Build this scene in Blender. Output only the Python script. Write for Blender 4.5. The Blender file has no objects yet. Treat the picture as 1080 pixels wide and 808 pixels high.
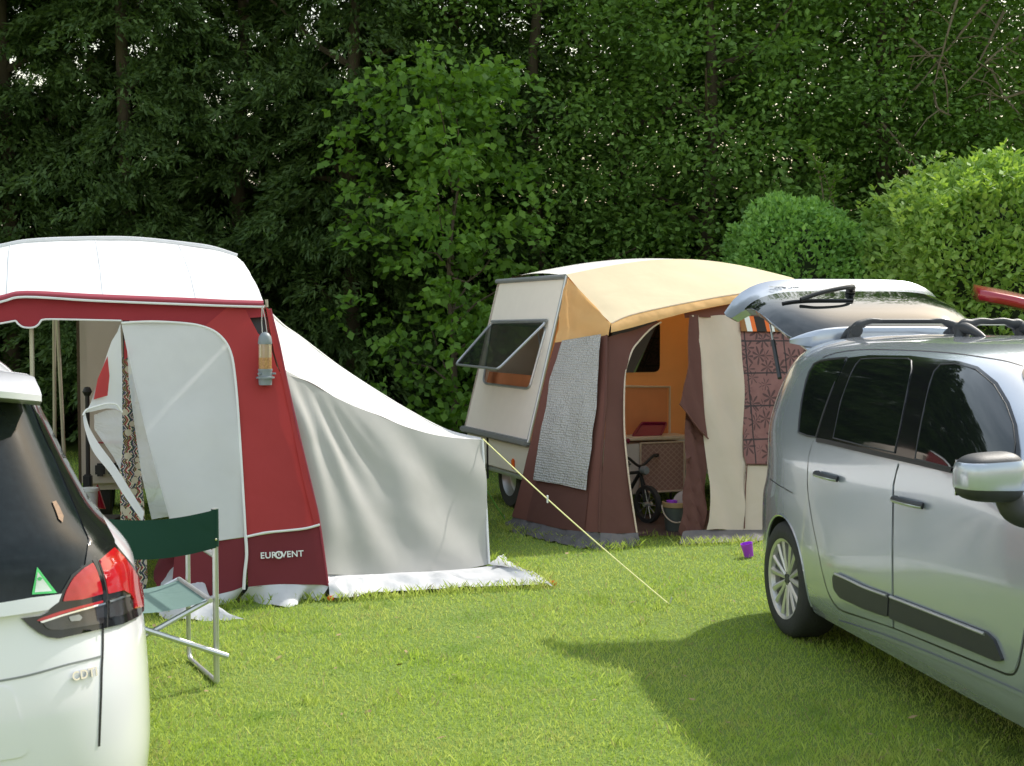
import bpy, bmesh, math, random
import numpy as np
from mathutils import Vector, Matrix, noise, geometry
from mathutils.bvhtree import BVHTree
V = Vector
R = math.radians
random.seed(5); np.random.seed(5)
scene = bpy.context.scene
COL = scene.collection

# ------------------------------------------------------------------ camera
F = 1400.0; CX, CY = 540.0, 404.0; HZ = 337.0
CAM = V((0, 0, 1.70)); PITCH = math.atan((CY - HZ) / F)
cd = bpy.data.cameras.new('camera'); co = bpy.data.objects.new('camera', cd); COL.objects.link(co)
cd.sensor_width = 36.0; cd.lens = F / 1080 * 36; cd.clip_start = 0.05; cd.clip_end = 2000
co.location = CAM; co.rotation_euler = (math.pi / 2 - PITCH, 0, 0)
cd.dof.use_dof = True; cd.dof.focus_distance = 7.8; cd.dof.aperture_fstop = 9.0
scene.camera = co
FW = V((0, math.cos(PITCH), -math.sin(PITCH))); UPV = V((0, math.sin(PITCH), math.cos(PITCH)))
def ray(px, py): return FW + V((1, 0, 0)) * ((px - CX) / F) + UPV * ((CY - py) / F)
def at(px, py, Y):
    d = ray(px, py); return CAM + d * (Y / d.y)
def gp(px, py, z=0.0):
    d = ray(px, py); return CAM + d * ((z - CAM.z) / d.z)
def plane3(a, b, c):
    n = (b - a).cross(c - a).normalized()
    if n.dot(CAM - a) < 0: n = -n
    return (a.copy(), n)
def pl(px, py, plane, off=0.0):
    d = ray(px, py); p0, n = plane
    return CAM + d * ((p0 - CAM).dot(n) / d.dot(n)) + n * off

# ------------------------------------------------------------------ materials
def newmat(name):
    m = bpy.data.materials.new(name); m.use_nodes = True
    nt = m.node_tree; b = nt.nodes['Principled BSDF']
    return m, nt, b
def N(nt, t, **kw):
    n = nt.nodes.new(t)
    for k, v in kw.items(): setattr(n, k, v)
    return n
def mixcol(nt, fac, a, b, blend='MIX'):
    n = nt.nodes.new('ShaderNodeMix'); n.data_type = 'RGBA'; n.blend_type = blend
    for i, x in ((0, fac), (6, a), (7, b)):
        if isinstance(x, (int, float)): n.inputs[i].default_value = x
        elif isinstance(x, (tuple, list)): n.inputs[i].default_value = (*x[:3], 1)
        else: nt.links.new(x, n.inputs[i])
    return n.outputs[2]
def math_(nt, op, a, b=None, c=None):
    n = nt.nodes.new('ShaderNodeMath'); n.operation = op
    for i, x in enumerate((a, b, c)):
        if x is None: continue
        if isinstance(x, (int, float)): n.inputs[i].default_value = x
        else: nt.links.new(x, n.inputs[i])
    return n.outputs[0]
def simple(name, col, rough=.5, metal=0, coat=0, var=.12, scale=9, bump=0, bscale=60, spec=.5, dirt=0):
    m, nt, b = newmat(name)
    tc = N(nt, 'ShaderNodeTexCoord'); nz = N(nt, 'ShaderNodeTexNoise'); nz.inputs['Scale'].default_value = scale; nz.inputs['Detail'].default_value = 4
    nt.links.new(tc.outputs['Object'], nz.inputs['Vector'])
    c0 = tuple(x * (1 - var) for x in col); c1 = tuple(min(1, x * (1 + var)) for x in col)
    out = mixcol(nt, nz.outputs['Fac'], c0, c1)
    if dirt:
        sx = N(nt, 'ShaderNodeSeparateXYZ'); nt.links.new(tc.outputs['Object'], sx.inputs[0])
        g = N(nt, 'ShaderNodeMapRange'); g.inputs[1].default_value = .75; g.inputs[2].default_value = .15; g.inputs[3].default_value = 0; g.inputs[4].default_value = dirt
        nt.links.new(sx.outputs[2], g.inputs[0])
        f = math_(nt, 'MULTIPLY', g.outputs[0], nz.outputs['Fac'])
        out = mixcol(nt, f, out, (.16, .15, .12))
    nt.links.new(out, b.inputs['Base Color'])
    b.inputs['Roughness'].default_value = rough; b.inputs['Metallic'].default_value = metal
    b.inputs['Coat Weight'].default_value = coat; b.inputs['Coat Roughness'].default_value = .04
    b.inputs['Specular IOR Level'].default_value = spec
    if bump:
        n2 = N(nt, 'ShaderNodeTexNoise'); n2.inputs['Scale'].default_value = bscale; nt.links.new(tc.outputs['Object'], n2.inputs['Vector'])
        bp = N(nt, 'ShaderNodeBump'); bp.inputs['Strength'].default_value = bump; bp.inputs['Distance'].default_value = .01
        nt.links.new(n2.outputs['Fac'], bp.inputs['Height']); nt.links.new(bp.outputs[0], b.inputs['Normal'])
    return m
def fabric(name, col, trans=.2, rough=.85, var=.1, wrinkle=.35, wscale=5.0, tcol=None, sheen=0, stains=0):
    m, nt, b = newmat(name)
    tc = N(nt, 'ShaderNodeTexCoord')
    nz = N(nt, 'ShaderNodeTexNoise'); nz.inputs['Scale'].default_value = 2.2; nz.inputs['Detail'].default_value = 6
    nt.links.new(tc.outputs['Object'], nz.inputs['Vector'])
    out = mixcol(nt, nz.outputs['Fac'], tuple(x * (1 - var) for x in col), tuple(min(1, x * (1 + var)) for x in col))
    if stains:
        n3 = N(nt, 'ShaderNodeTexNoise'); n3.inputs['Scale'].default_value = 7; n3.inputs['Detail'].default_value = 8; nt.links.new(tc.outputs['Object'], n3.inputs['Vector'])
        cr = N(nt, 'ShaderNodeMapRange'); cr.inputs[1].default_value = .5; cr.inputs[2].default_value = .75; cr.inputs[4].default_value = stains
        nt.links.new(n3.outputs['Fac'], cr.inputs[0])
        out = mixcol(nt, cr.outputs[0], out, tuple(x * .55 for x in col))
    nt.links.new(out, b.inputs['Base Color']); b.inputs['Roughness'].default_value = rough
    b.inputs['Specular IOR Level'].default_value = .25
    # weave and soft wrinkles
    w = N(nt, 'ShaderNodeTexNoise'); w.inputs['Scale'].default_value = 420; nt.links.new(tc.outputs['Object'], w.inputs['Vector'])
    bp = N(nt, 'ShaderNodeBump'); bp.inputs['Strength'].default_value = .12; bp.inputs['Distance'].default_value = .002
    nt.links.new(w.outputs['Fac'], bp.inputs['Height'])
    w2 = N(nt, 'ShaderNodeTexNoise'); w2.inputs['Scale'].default_value = wscale; w2.inputs['Detail'].default_value = 2; w2.inputs['Distortion'].default_value = .3
    nt.links.new(tc.outputs['Object'], w2.inputs['Vector'])
    bp2 = N(nt, 'ShaderNodeBump'); bp2.inputs['Strength'].default_value = wrinkle; bp2.inputs['Distance'].default_value = .03
    nt.links.new(w2.outputs['Fac'], bp2.inputs['Height']); nt.links.new(bp.outputs[0], bp2.inputs['Normal'])
    nt.links.new(bp2.outputs[0], b.inputs['Normal'])
    if trans:
        t = N(nt, 'ShaderNodeBsdfTranslucent'); nt.links.new(bp2.outputs[0], t.inputs['Normal'])
        if tcol: t.inputs[0].default_value = (*tcol, 1)
        else: nt.links.new(out, t.inputs[0])
        mx = N(nt, 'ShaderNodeMixShader'); mx.inputs[0].default_value = trans
        nt.links.new(b.outputs[0], mx.inputs[1]); nt.links.new(t.outputs[0], mx.inputs[2])
        nt.links.new(mx.outputs[0], nt.nodes['Material Output'].inputs[0])
    return m
def leafmat(name, dark, light, trans=.3, rough=.55):
    m, nt, b = newmat(name)
    g = N(nt, 'ShaderNodeNewGeometry'); tc = N(nt, 'ShaderNodeTexCoord')
    nz = N(nt, 'ShaderNodeTexNoise'); nz.inputs['Scale'].default_value = 1.1; nz.inputs['Detail'].default_value = 2
    nt.links.new(tc.outputs['Object'], nz.inputs['Vector'])
    f = math_(nt, 'ADD', math_(nt, 'MULTIPLY', g.outputs['Random Per Island'], .6), math_(nt, 'MULTIPLY', nz.outputs['Fac'], .5))
    c = mixcol(nt, f, dark, light)
    nt.links.new(c, b.inputs['Base Color']); b.inputs['Roughness'].default_value = rough; b.inputs['Specular IOR Level'].default_value = .3
    t = N(nt, 'ShaderNodeBsdfTranslucent'); c2 = mixcol(nt, 1.0, c, (1.3, 1.3, .5), 'MULTIPLY'); nt.links.new(c2, t.inputs[0])
    mx = N(nt, 'ShaderNodeMixShader'); mx.inputs[0].default_value = trans
    nt.links.new(b.outputs[0], mx.inputs[1]); nt.links.new(t.outputs[0], mx.inputs[2])
    nt.links.new(mx.outputs[0], nt.nodes['Material Output'].inputs[0])
    return m

M = {}
M['white_fab'] = fabric('white awning fabric', (.92, .92, .92), .15, wrinkle=.25, stains=.05)
M['grey_fab'] = fabric('pale grey door fabric', (.79, .79, .81), .3, wrinkle=.3, wscale=4, stains=.06)
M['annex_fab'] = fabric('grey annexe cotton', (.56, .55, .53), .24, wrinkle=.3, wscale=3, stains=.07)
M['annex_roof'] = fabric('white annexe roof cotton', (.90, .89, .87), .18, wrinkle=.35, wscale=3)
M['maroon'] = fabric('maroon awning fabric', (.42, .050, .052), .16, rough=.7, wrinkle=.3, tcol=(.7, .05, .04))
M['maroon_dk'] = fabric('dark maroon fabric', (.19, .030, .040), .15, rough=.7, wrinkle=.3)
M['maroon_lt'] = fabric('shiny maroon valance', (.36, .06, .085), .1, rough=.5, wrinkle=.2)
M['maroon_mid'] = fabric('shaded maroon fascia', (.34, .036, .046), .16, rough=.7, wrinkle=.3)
M['piping'] = simple('white piping', (.78, .78, .78), .6)
M['skirt_grey'] = simple('pale grey plastic mud skirt', (.55, .56, .57), .42, bump=.5, bscale=9)
M['skirt_white'] = simple('white plastic mud skirt', (.52, .525, .54), .5, bump=.6, bscale=11, var=.18)
M['skirt_dark'] = simple('dark grey plastic mud skirt', (.10, .092, .092), .6, bump=.6, bscale=14)
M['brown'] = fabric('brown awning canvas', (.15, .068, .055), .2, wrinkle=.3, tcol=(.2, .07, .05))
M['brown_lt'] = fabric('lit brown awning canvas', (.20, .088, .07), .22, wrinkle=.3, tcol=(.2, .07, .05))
M['orange'] = fabric('orange awning canvas', (.92, .56, .24), .35, wrinkle=.9)
M['cream_roof'] = fabric('cream awning roof canvas', (.95, .78, .53), .25, wrinkle=.2, tcol=(.9, .55, .22), stains=.05)
M['beige'] = fabric('beige awning canvas', (.84, .71, .575), .35, wrinkle=.35)
M['orange_wall'] = simple('orange caravan wall', (.95, .41, .15), .6, var=.06)
M['orange_dk'] = simple('darker orange panel', (.72, .27, .11), .6, var=.1)
M['cream_panel'] = simple('cream caravan panel', (.95, .86, .76), .45, var=.04, bump=.08, bscale=300, dirt=.5)
M['cream_low'] = simple('off white caravan body', (.92, .88, .80), .4, var=.05, dirt=.5)
M['alu'] = simple('aluminium trim', (.55, .56, .57), .35, .7)
M['alu_tube'] = simple('brushed aluminium tube', (.62, .63, .64), .32, .75, var=.08, scale=40)
M['grey_trim'] = simple('grey rubber trim', (.24, .25, .25), .6)
M['black'] = simple('black plastic', (.018, .018, .020), .45, bump=.1, bscale=300)
M['black_gloss'] = simple('gloss black trim', (.010, .010, .012), .12, coat=.5)
M['dark_plastic'] = simple('dark grey plastic trim', (.035, .036, .040), .5, bump=.15, bscale=400)
M['rubber'] = simple('tyre rubber', (.028, .028, .029), .75, bump=.3, bscale=60, var=.25)
M['dark_void'] = simple('dark interior lining', (.012, .012, .013), .9)
M['chrome'] = simple('chrome', (.75, .75, .76), .08, 1.0, var=.02)
M['rim'] = simple('silver alloy', (.60, .59, .57), .3, .65, var=.08)
M['silver_paint'] = simple('silver metallic paint', (.46, .495, .565), .25, .5, coat=1, var=.03, scale=2, dirt=.35)
M['white_paint'] = simple('pearl white car paint', (.80, .795, .84), .28, .05, coat=1, var=.02, scale=2, dirt=.15)
M['red_paint'] = simple('red car paint', (.40, .012, .03), .3, .1, coat=1, var=.03)
M['glass_dark'] = simple('tinted car glass', (.008, .010, .010), .03, coat=.6, spec=.8, var=.1)
M['glass_rear'] = simple('dark rear glass', (.010, .014, .016), .06, spec=.28, var=.5, scale=40)
M['lamp_red'] = simple('red lamp lens', (.50, .008, .015), .10, coat=1, var=.2, scale=30)
M['lamp_dark'] = simple('smoked lamp lens', (.035, .03, .032), .10, coat=1, var=.5, scale=25)
M['lamp_clear'] = simple('clear lamp lens', (.35, .35, .36), .12, coat=1, var=.4, scale=25)
M['green_fab'] = fabric('dark green chair canvas', (.012, .050, .034), .05, wrinkle=.4)
M['green_pale'] = fabric('faded green seat canvas', (.14, .22, .20), .05, wrinkle=.4)
M['yellow_rope'] = simple('yellow guy rope', (.78, .76, .30), .6)
M['green_rope'] = simple('green guy rope', (.25, .60, .12), .6)
M['orange_plastic'] = simple('orange plastic', (.85, .16, .02), .4)
M['purple'] = simple('purple plastic', (.42, .06, .72), .3, var=.05)
M['magenta'] = simple('dark red plastic', (.20, .010, .045), .25)
M['bucket'] = simple('grey bucket plastic', (.10, .12, .115), .4)
M['bucket_rim'] = simple('yellowish bucket rim', (.42, .28, .14), .5)
M['grey_plastic'] = simple('grey feeder plastic', (.22, .25, .27), .5)
M['cream_pole'] = simple('pale steel tent pole', (.45, .42, .33), .4, .3)
M['pinkgrey'] = simple('pinkish grey caravan wall', (.66, .58, .53), .5, var=.04)
M['wood'] = simple('bark', (.10, .075, .05), .9, bump=.8, bscale=18, var=.35)
M['twig'] = simple('pale dead twig', (.17, .13, .085), .9, var=.3)
M['hedge_core'] = simple('dark light block core', (.028, .042, .016), .95)  # dark filler for hedge and bush cores, keeps light from leaking through
M['brown_mat'] = simple('brown groundsheet', (.10, .06, .045), .9, bump=.6, bscale=20)
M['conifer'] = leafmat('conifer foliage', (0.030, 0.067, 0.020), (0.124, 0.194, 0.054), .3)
M['conifer_b'] = leafmat('shaded conifer foliage', (0.015, 0.034, 0.013), (0.055, 0.092, 0.030), .15)  # darker copy of the conifer leaves, shade put into the colour
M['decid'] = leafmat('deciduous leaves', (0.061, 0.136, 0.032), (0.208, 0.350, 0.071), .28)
M['decid_b'] = leafmat('shaded deciduous leaves', (0.038, 0.087, 0.023), (0.125, 0.218, 0.052), .25)  # back row copy of the leaves with the shade in its colour
M['maple'] = leafmat('bright maple leaves', (0.062, 0.147, 0.027), (0.186, 0.339, 0.044), .35)
M['bush'] = leafmat('clipped bush leaves', (0.122, 0.269, 0.069), (0.342, 0.580, 0.146), .3)
M['hedge'] = leafmat('bright hedge leaves', (0.168, 0.314, 0.070), (0.431, 0.596, 0.162), .35)
M['shoot'] = leafmat('young shoot leaves', (.11, .20, .04), (.20, .33, .07), .35)

# clear seed tube
m, nt, b = newmat('seed filled clear tube')
tc = N(nt, 'ShaderNodeTexCoord'); vo = N(nt, 'ShaderNodeTexVoronoi'); vo.inputs['Scale'].default_value = 90; nt.links.new(tc.outputs['Object'], vo.inputs['Vector'])
nt.links.new(mixcol(nt, vo.outputs['Distance'], (.55, .30, .13), (.33, .16, .06)), b.inputs['Base Color']); b.inputs['Roughness'].default_value = .15; b.inputs['Coat Weight'].default_value = .6
M['seed'] = m
m, nt, b = newmat('empty clear tube'); b.inputs['Base Color'].default_value = (.55, .42, .28, 1); b.inputs['Roughness'].default_value = .12; b.inputs['Transmission Weight'].default_value = .35; b.inputs['Coat Weight'].default_value = .5
M['tube_clear'] = m
# smoked caravan window pane
m, nt, b = newmat('smoked acrylic pane'); b.inputs['Base Color'].default_value = (.025, .027, .026, 1); b.inputs['Roughness'].default_value = .05
tr = N(nt, 'ShaderNodeBsdfTransparent'); tr.inputs[0].default_value = (.42, .42, .40, 1); mx = N(nt, 'ShaderNodeMixShader'); mx.inputs[0].default_value = .35
nt.links.new(b.outputs[0], mx.inputs[1]); nt.links.new(tr.outputs[0], mx.inputs[2]); nt.links.new(mx.outputs[0], nt.nodes['Material Output'].inputs[0])
M['pane'] = m
# clear vinyl
m, nt, b = newmat('clear vinyl flap'); b.inputs['Base Color'].default_value = (.74, .75, .74, 1); b.inputs['Roughness'].default_value = .15
tc = N(nt, 'ShaderNodeTexCoord'); nz = N(nt, 'ShaderNodeTexNoise'); nz.inputs['Scale'].default_value = 9; nz.inputs['Distortion'].default_value = 1; nt.links.new(tc.outputs['Object'], nz.inputs['Vector'])
bp = N(nt, 'ShaderNodeBump'); bp.inputs['Distance'].default_value = .02; nt.links.new(nz.outputs['Fac'], bp.inputs['Height']); nt.links.new(bp.outputs[0], b.inputs['Normal'])
tr = N(nt, 'ShaderNodeBsdfTransparent'); mx = N(nt, 'ShaderNodeMixShader'); mx.inputs[0].default_value = .52
nt.links.new(b.outputs[0], mx.inputs[1]); nt.links.new(tr.outputs[0], mx.inputs[2]); nt.links.new(mx.outputs[0], nt.nodes['Material Output'].inputs[0])
M['vinyl'] = m
# embossed silvery vinyl window of the brown awning
m, nt, b = newmat('embossed vinyl window')
tc = N(nt, 'ShaderNodeTexCoord'); mp = N(nt, 'ShaderNodeMapping'); mp.inputs['Scale'].default_value = (34, 52, 1); nt.links.new(tc.outputs['UV'], mp.inputs[0])
vo = N(nt, 'ShaderNodeTexVoronoi'); vo.inputs['Scale'].default_value = 1; vo.inputs['Randomness'].default_value = .35; nt.links.new(mp.outputs[0], vo.inputs['Vector'])
nz = N(nt, 'ShaderNodeTexNoise'); nz.inputs['Scale'].default_value = 5; nz.inputs['Detail'].default_value = 6; nt.links.new(tc.outputs['UV'], nz.inputs['Vector'])
c = mixcol(nt, vo.outputs['Distance'], (.62, .60, .575), (.40, .38, .36)); c = mixcol(nt, nz.outputs['Fac'], c, (.40, .385, .365)); nt.links.new(c, b.inputs['Base Color'])
bp = N(nt, 'ShaderNodeBump'); bp.inputs['Distance'].default_value = .018; bp.inputs['Strength'].default_value = .9
hh = math_(nt, 'ADD', vo.outputs['Distance'], math_(nt, 'MULTIPLY', nz.outputs['Fac'], 3)); nt.links.new(hh, bp.inputs['Height']); nt.links.new(bp.outputs[0], b.inputs['Normal'])
b.inputs['Roughness'].default_value = .3
M['vinyl_win'] = m
# palm patterned curtain with dark cross bands (UV in metres)
m, nt, b = newmat('palm patterned curtain')
tc = N(nt, 'ShaderNodeTexCoord'); sp = N(nt, 'ShaderNodeSeparateXYZ'); nt.links.new(tc.outputs['UV'], sp.inputs[0])
mp = N(nt, 'ShaderNodeMapping'); mp.inputs['Scale'].default_value = (8.2, 8.2, 0); nt.links.new(tc.outputs['UV'], mp.inputs[0])
vo = N(nt, 'ShaderNodeTexVoronoi'); vo.inputs['Scale'].default_value = 1; vo.inputs['Randomness'].default_value = .75; nt.links.new(mp.outputs[0], vo.inputs['Vector'])
vs = N(nt, 'ShaderNodeVectorMath', operation='SUBTRACT'); nt.links.new(mp.outputs[0], vs.inputs[0]); nt.links.new(vo.outputs['Position'], vs.inputs[1])
s2 = N(nt, 'ShaderNodeSeparateXYZ'); nt.links.new(vs.outputs[0], s2.inputs[0])
ang = math_(nt, 'ARCTAN2', s2.outputs[1], s2.outputs[0]); ln = N(nt, 'ShaderNodeVectorMath', operation='LENGTH'); nt.links.new(vs.outputs[0], ln.inputs[0])
cs = math_(nt, 'ABSOLUTE', math_(nt, 'COSINE', math_(nt, 'MULTIPLY', ang, 3.5)))
lim = math_(nt, 'MULTIPLY', math_(nt, 'POWER', cs, 1.7), .68)
star = math_(nt, 'LESS_THAN', ln.outputs['Value'], lim)
nz = N(nt, 'ShaderNodeTexNoise'); nz.inputs['Scale'].default_value = 14; nz.inputs['Detail'].default_value = 5; nt.links.new(tc.outputs['UV'], nz.inputs['Vector'])
base = mixcol(nt, nz.outputs['Fac'], (.17, .065, .055), (.30, .135, .115))
c = mixcol(nt, math_(nt, 'MULTIPLY', star, .85), base, (.055, .022, .018))
def lines(x, per, w, ph=0):
    fr = math_(nt, 'FRACT', math_(nt, 'ADD', math_(nt, 'DIVIDE', x, per), ph)); return math_(nt, 'LESS_THAN', fr, w)
g = math_(nt, 'MAXIMUM', lines(sp.outputs[0], .375, .035, .03), lines(sp.outputs[1], .262, .05, .22))
c = mixcol(nt, math_(nt, 'MULTIPLY', g, .9), c, (.022, .014, .012)); nt.links.new(c, b.inputs['Base Color'])
b.inputs['Roughness'].default_value = .42; b.inputs['Specular IOR Level'].default_value = .3
n2 = N(nt, 'ShaderNodeTexNoise'); n2.inputs['Scale'].default_value = 9; n2.inputs['Distortion'].default_value = 1.5; nt.links.new(tc.outputs['UV'], n2.inputs['Vector'])
bp = N(nt, 'ShaderNodeBump'); bp.inputs['Distance'].default_value = .012; bp.inputs['Strength'].default_value = .35; nt.links.new(n2.outputs['Fac'], bp.inputs['Height']); nt.links.new(bp.outputs[0], b.inputs['Normal'])
M['palm'] = m
# striped valance (UV.x in metres)
m, nt, b = newmat('orange white black striped valance')
tc = N(nt, 'ShaderNodeTexCoord'); sp = N(nt, 'ShaderNodeSeparateXYZ'); nt.links.new(tc.outputs['UV'], sp.inputs[0])
fr = math_(nt, 'FRACT', math_(nt, 'DIVIDE', sp.outputs[0], .345)); rp = N(nt, 'ShaderNodeValToRGB'); rp.color_ramp.interpolation = 'CONSTANT'
els = [(0, (.30, .13, .035)), (.13, (.82, .80, .76)), (.28, (.85, .17, .03)), (.40, (.022, .016, .013)), (.68, (.85, .17, .03)), (.80, (.82, .80, .76)), (.91, (.30, .13, .035))]
rp.color_ramp.elements[0].position = 0; rp.color_ramp.elements[0].color = (*els[0][1], 1); rp.color_ramp.elements[1].position = .13; rp.color_ramp.elements[1].color = (*els[1][1], 1)
for p_, c_ in els[2:]:
    e = rp.color_ramp.elements.new(p_); e.color = (*c_, 1)
nt.links.new(fr, rp.inputs[0]); nt.links.new(rp.outputs[0], b.inputs['Base Color']); b.inputs['Roughness'].default_value = .8
M['stripes'] = m
# woven multicolour curtain
m, nt, b = newmat('kilim patterned curtain')
tc = N(nt, 'ShaderNodeTexCoord'); sp = N(nt, 'ShaderNodeSeparateXYZ'); nt.links.new(tc.outputs['UV'], sp.inputs[0])
u = math_(nt, 'MULTIPLY', sp.outputs[0], 30); v = math_(nt, 'MULTIPLY', sp.outputs[1], 22)
zig = math_(nt, 'ADD', u, math_(nt, 'PINGPONG', v, .6)); fr = math_(nt, 'FRACT', math_(nt, 'MULTIPLY', zig, .62))
rp = N(nt, 'ShaderNodeValToRGB'); rp.color_ramp.interpolation = 'CONSTANT'
rp.color_ramp.elements[0].color = (.30, .02, .03, 1); rp.color_ramp.elements[1].position = .16; rp.color_ramp.elements[1].color = (.62, .55, .42, 1)
for p_, c_ in [(.3, (.02, .06, .035)), (.48, (.10, .06, .17)), (.58, (.60, .52, .38)), (.66, (.03, .03, .05)), (.82, (.36, .24, .06)), (.9, (.02, .09, .06))]:
    e = rp.color_ramp.elements.new(p_); e.color = (*c_, 1)
v0 = N(nt, 'ShaderNodeTexVoronoi'); v0.inputs['Scale'].default_value = 42; nt.links.new(tc.outputs['UV'], v0.inputs['Vector'])
fr = math_(nt, 'FRACT', math_(nt, 'ADD', fr, math_(nt, 'MULTIPLY', v0.outputs['Color'], .55)))
nt.links.new(fr, rp.inputs[0])
vo = N(nt, 'ShaderNodeTexVoronoi'); vo.inputs['Scale'].default_value = 17; nt.links.new(tc.outputs['UV'], vo.inputs['Vector'])
c = mixcol(nt, math_(nt, 'LESS_THAN', vo.outputs['Distance'], .34), rp.outputs[0], (.50, .44, .33)); nt.links.new(c, b.inputs['Base Color']); b.inputs['Roughness'].default_value = .85
M['kilim'] = m
# pink lattice cupboard door
m, nt, b = newmat('pink lattice cupboard door')
tc = N(nt, 'ShaderNodeTexCoord'); sp = N(nt, 'ShaderNodeSeparateXYZ'); nt.links.new(tc.outputs['UV'], sp.inputs[0])
a1 = math_(nt, 'FRACT', math_(nt, 'MULTIPLY', math_(nt, 'ADD', sp.outputs[0], sp.outputs[1]), 18)); a2 = math_(nt, 'FRACT', math_(nt, 'MULTIPLY', math_(nt, 'SUBTRACT', sp.outputs[0], sp.outputs[1]), 18))
ms = math_(nt, 'MAXIMUM', math_(nt, 'LESS_THAN', a1, .2), math_(nt, 'LESS_THAN', a2, .2))
nt.links.new(mixcol(nt, ms, (.30, .17, .14), (.42, .27, .23)), b.inputs['Base Color']); b.inputs['Roughness'].default_value = .6
M['lattice'] = m
# lawn
m, nt, b = newmat('lawn turf')
tc = N(nt, 'ShaderNodeTexCoord')
n1 = N(nt, 'ShaderNodeTexNoise'); n1.inputs['Scale'].default_value = .8; n1.inputs['Detail'].default_value = 5; nt.links.new(tc.outputs['Object'], n1.inputs['Vector'])
n2 = N(nt, 'ShaderNodeTexNoise'); n2.inputs['Scale'].default_value = 45; n2.inputs['Detail'].default_value = 6; nt.links.new(tc.outputs['Object'], n2.inputs['Vector'])
c = mixcol(nt, n1.outputs['Fac'], (.17, .29, .03), (.28, .37, .06)); c = mixcol(nt, n2.outputs['Fac'], c, (.09, .15, .02)); nt.links.new(c, b.inputs['Base Color']); b.inputs['Roughness'].default_value = .9
bp = N(nt, 'ShaderNodeBump'); bp.inputs['Distance'].default_value = .03; nt.links.new(n2.outputs['Fac'], bp.inputs['Height']); nt.links.new(bp.outputs[0], b.inputs['Normal'])
M['lawn'] = m
m, nt, b = newmat('grass blades')
g = N(nt, 'ShaderNodeNewGeometry'); n1 = N(nt, 'ShaderNodeTexNoise'); n1.inputs['Scale'].default_value = .9; n1.inputs['Detail'].default_value = 5
nt.links.new(g.outputs['Position'], n1.inputs['Vector'])
mr = N(nt, 'ShaderNodeMapRange'); mr.inputs[1].default_value = .35; mr.inputs[2].default_value = .65; nt.links.new(n1.outputs['Fac'], mr.inputs[0])
ca = mixcol(nt, g.outputs['Random Per Island'], (.31, .46, .055), (.53, .66, .11)); cb = mixcol(nt, g.outputs['Random Per Island'], (.45, .55, .095), (.65, .70, .22))
c = mixcol(nt, mr.outputs[0], ca, cb)
n9 = N(nt, 'ShaderNodeTexNoise'); n9.inputs['Scale'].default_value = 2.6; n9.inputs['Detail'].default_value = 7; nt.links.new(g.outputs['Position'], n9.inputs['Vector'])
m9 = N(nt, 'ShaderNodeMapRange'); m9.inputs[1].default_value = .58; m9.inputs[2].default_value = .72; m9.inputs[4].default_value = .55; nt.links.new(n9.outputs['Fac'], m9.inputs[0])
c = mixcol(nt, m9.outputs[0], c, (.55, .52, .17))
m8 = N(nt, 'ShaderNodeMapRange'); m8.inputs[1].default_value = .42; m8.inputs[2].default_value = .30; m8.inputs[4].default_value = .6; nt.links.new(n9.outputs['Fac'], m8.inputs[0])
c = mixcol(nt, m8.outputs[0], c, (.13, .29, .035))
dry = math_(nt, 'GREATER_THAN', g.outputs['Random Per Island'], .94); c = mixcol(nt, dry, c, (.42, .37, .18))
nt.links.new(c, b.inputs['Base Color']); b.inputs['Roughness'].default_value = .5; b.inputs['Specular IOR Level'].default_value = .3
t = N(nt, 'ShaderNodeBsdfTranslucent'); nt.links.new(c, t.inputs[0]); mx = N(nt, 'ShaderNodeMixShader'); mx.inputs[0].default_value = .52
nt.links.new(b.outputs[0], mx.inputs[1]); nt.links.new(t.outputs[0], mx.inputs[2]); nt.links.new(mx.outputs[0], nt.nodes['Material Output'].inputs[0])
M['grass'] = m

# ------------------------------------------------------------------ object helpers
ROOT = {}
def tag(o, label=None, cat=None, group=None, kind=None):
    if label: o['label'] = label
    if cat: o['category'] = cat
    if group: o['group'] = group
    if kind: o['kind'] = kind
    return o
def thing(name, label, cat, loc=(0, 0, 0), rz=0.0, group=None):
    o = bpy.data.objects.new(name, None); COL.objects.link(o); o.location = loc; o.rotation_euler = (0, 0, rz)
    o.empty_display_size = .2
    ROOT[o] = Matrix.Translation(V(loc)) @ Matrix.Rotation(rz, 4, 'Z')
    return tag(o, label, cat, group)
def link(name, verts, faces, mat, parent=None, smooth=True, uv=None, angle=40, local=False, label=None, loc=None):
    me = bpy.data.meshes.new(name)
    T = Matrix.Identity(4)
    if parent is not None and not local: T = ROOT[parent].inverted()
    if loc is not None: T = Matrix.Translation(-V(loc))
    vs = [T @ V(v) for v in verts]
    me.from_pydata([tuple(v) for v in vs], [], [tuple(f) for f in faces])
    if uv is not None:
        l = me.uv_layers.new(name='UVMap')
        for i, lp in enumerate(me.loops): l.data[i].uv = uv[lp.vertex_index]
    me.update()
    if smooth:
        me.polygons.foreach_set('use_smooth', [True] * len(me.polygons))
        if angle and angle < 180: me.set_sharp_from_angle(angle=R(angle))
    if mat is not None: me.materials.append(mat)
    o = bpy.data.objects.new(name, me); COL.objects.link(o)
    if loc is not None: o.location = loc
    if parent is not None:
        o.parent = parent; ROOT[o] = ROOT[parent]
    if label: o['label'] = label
    return o
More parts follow.
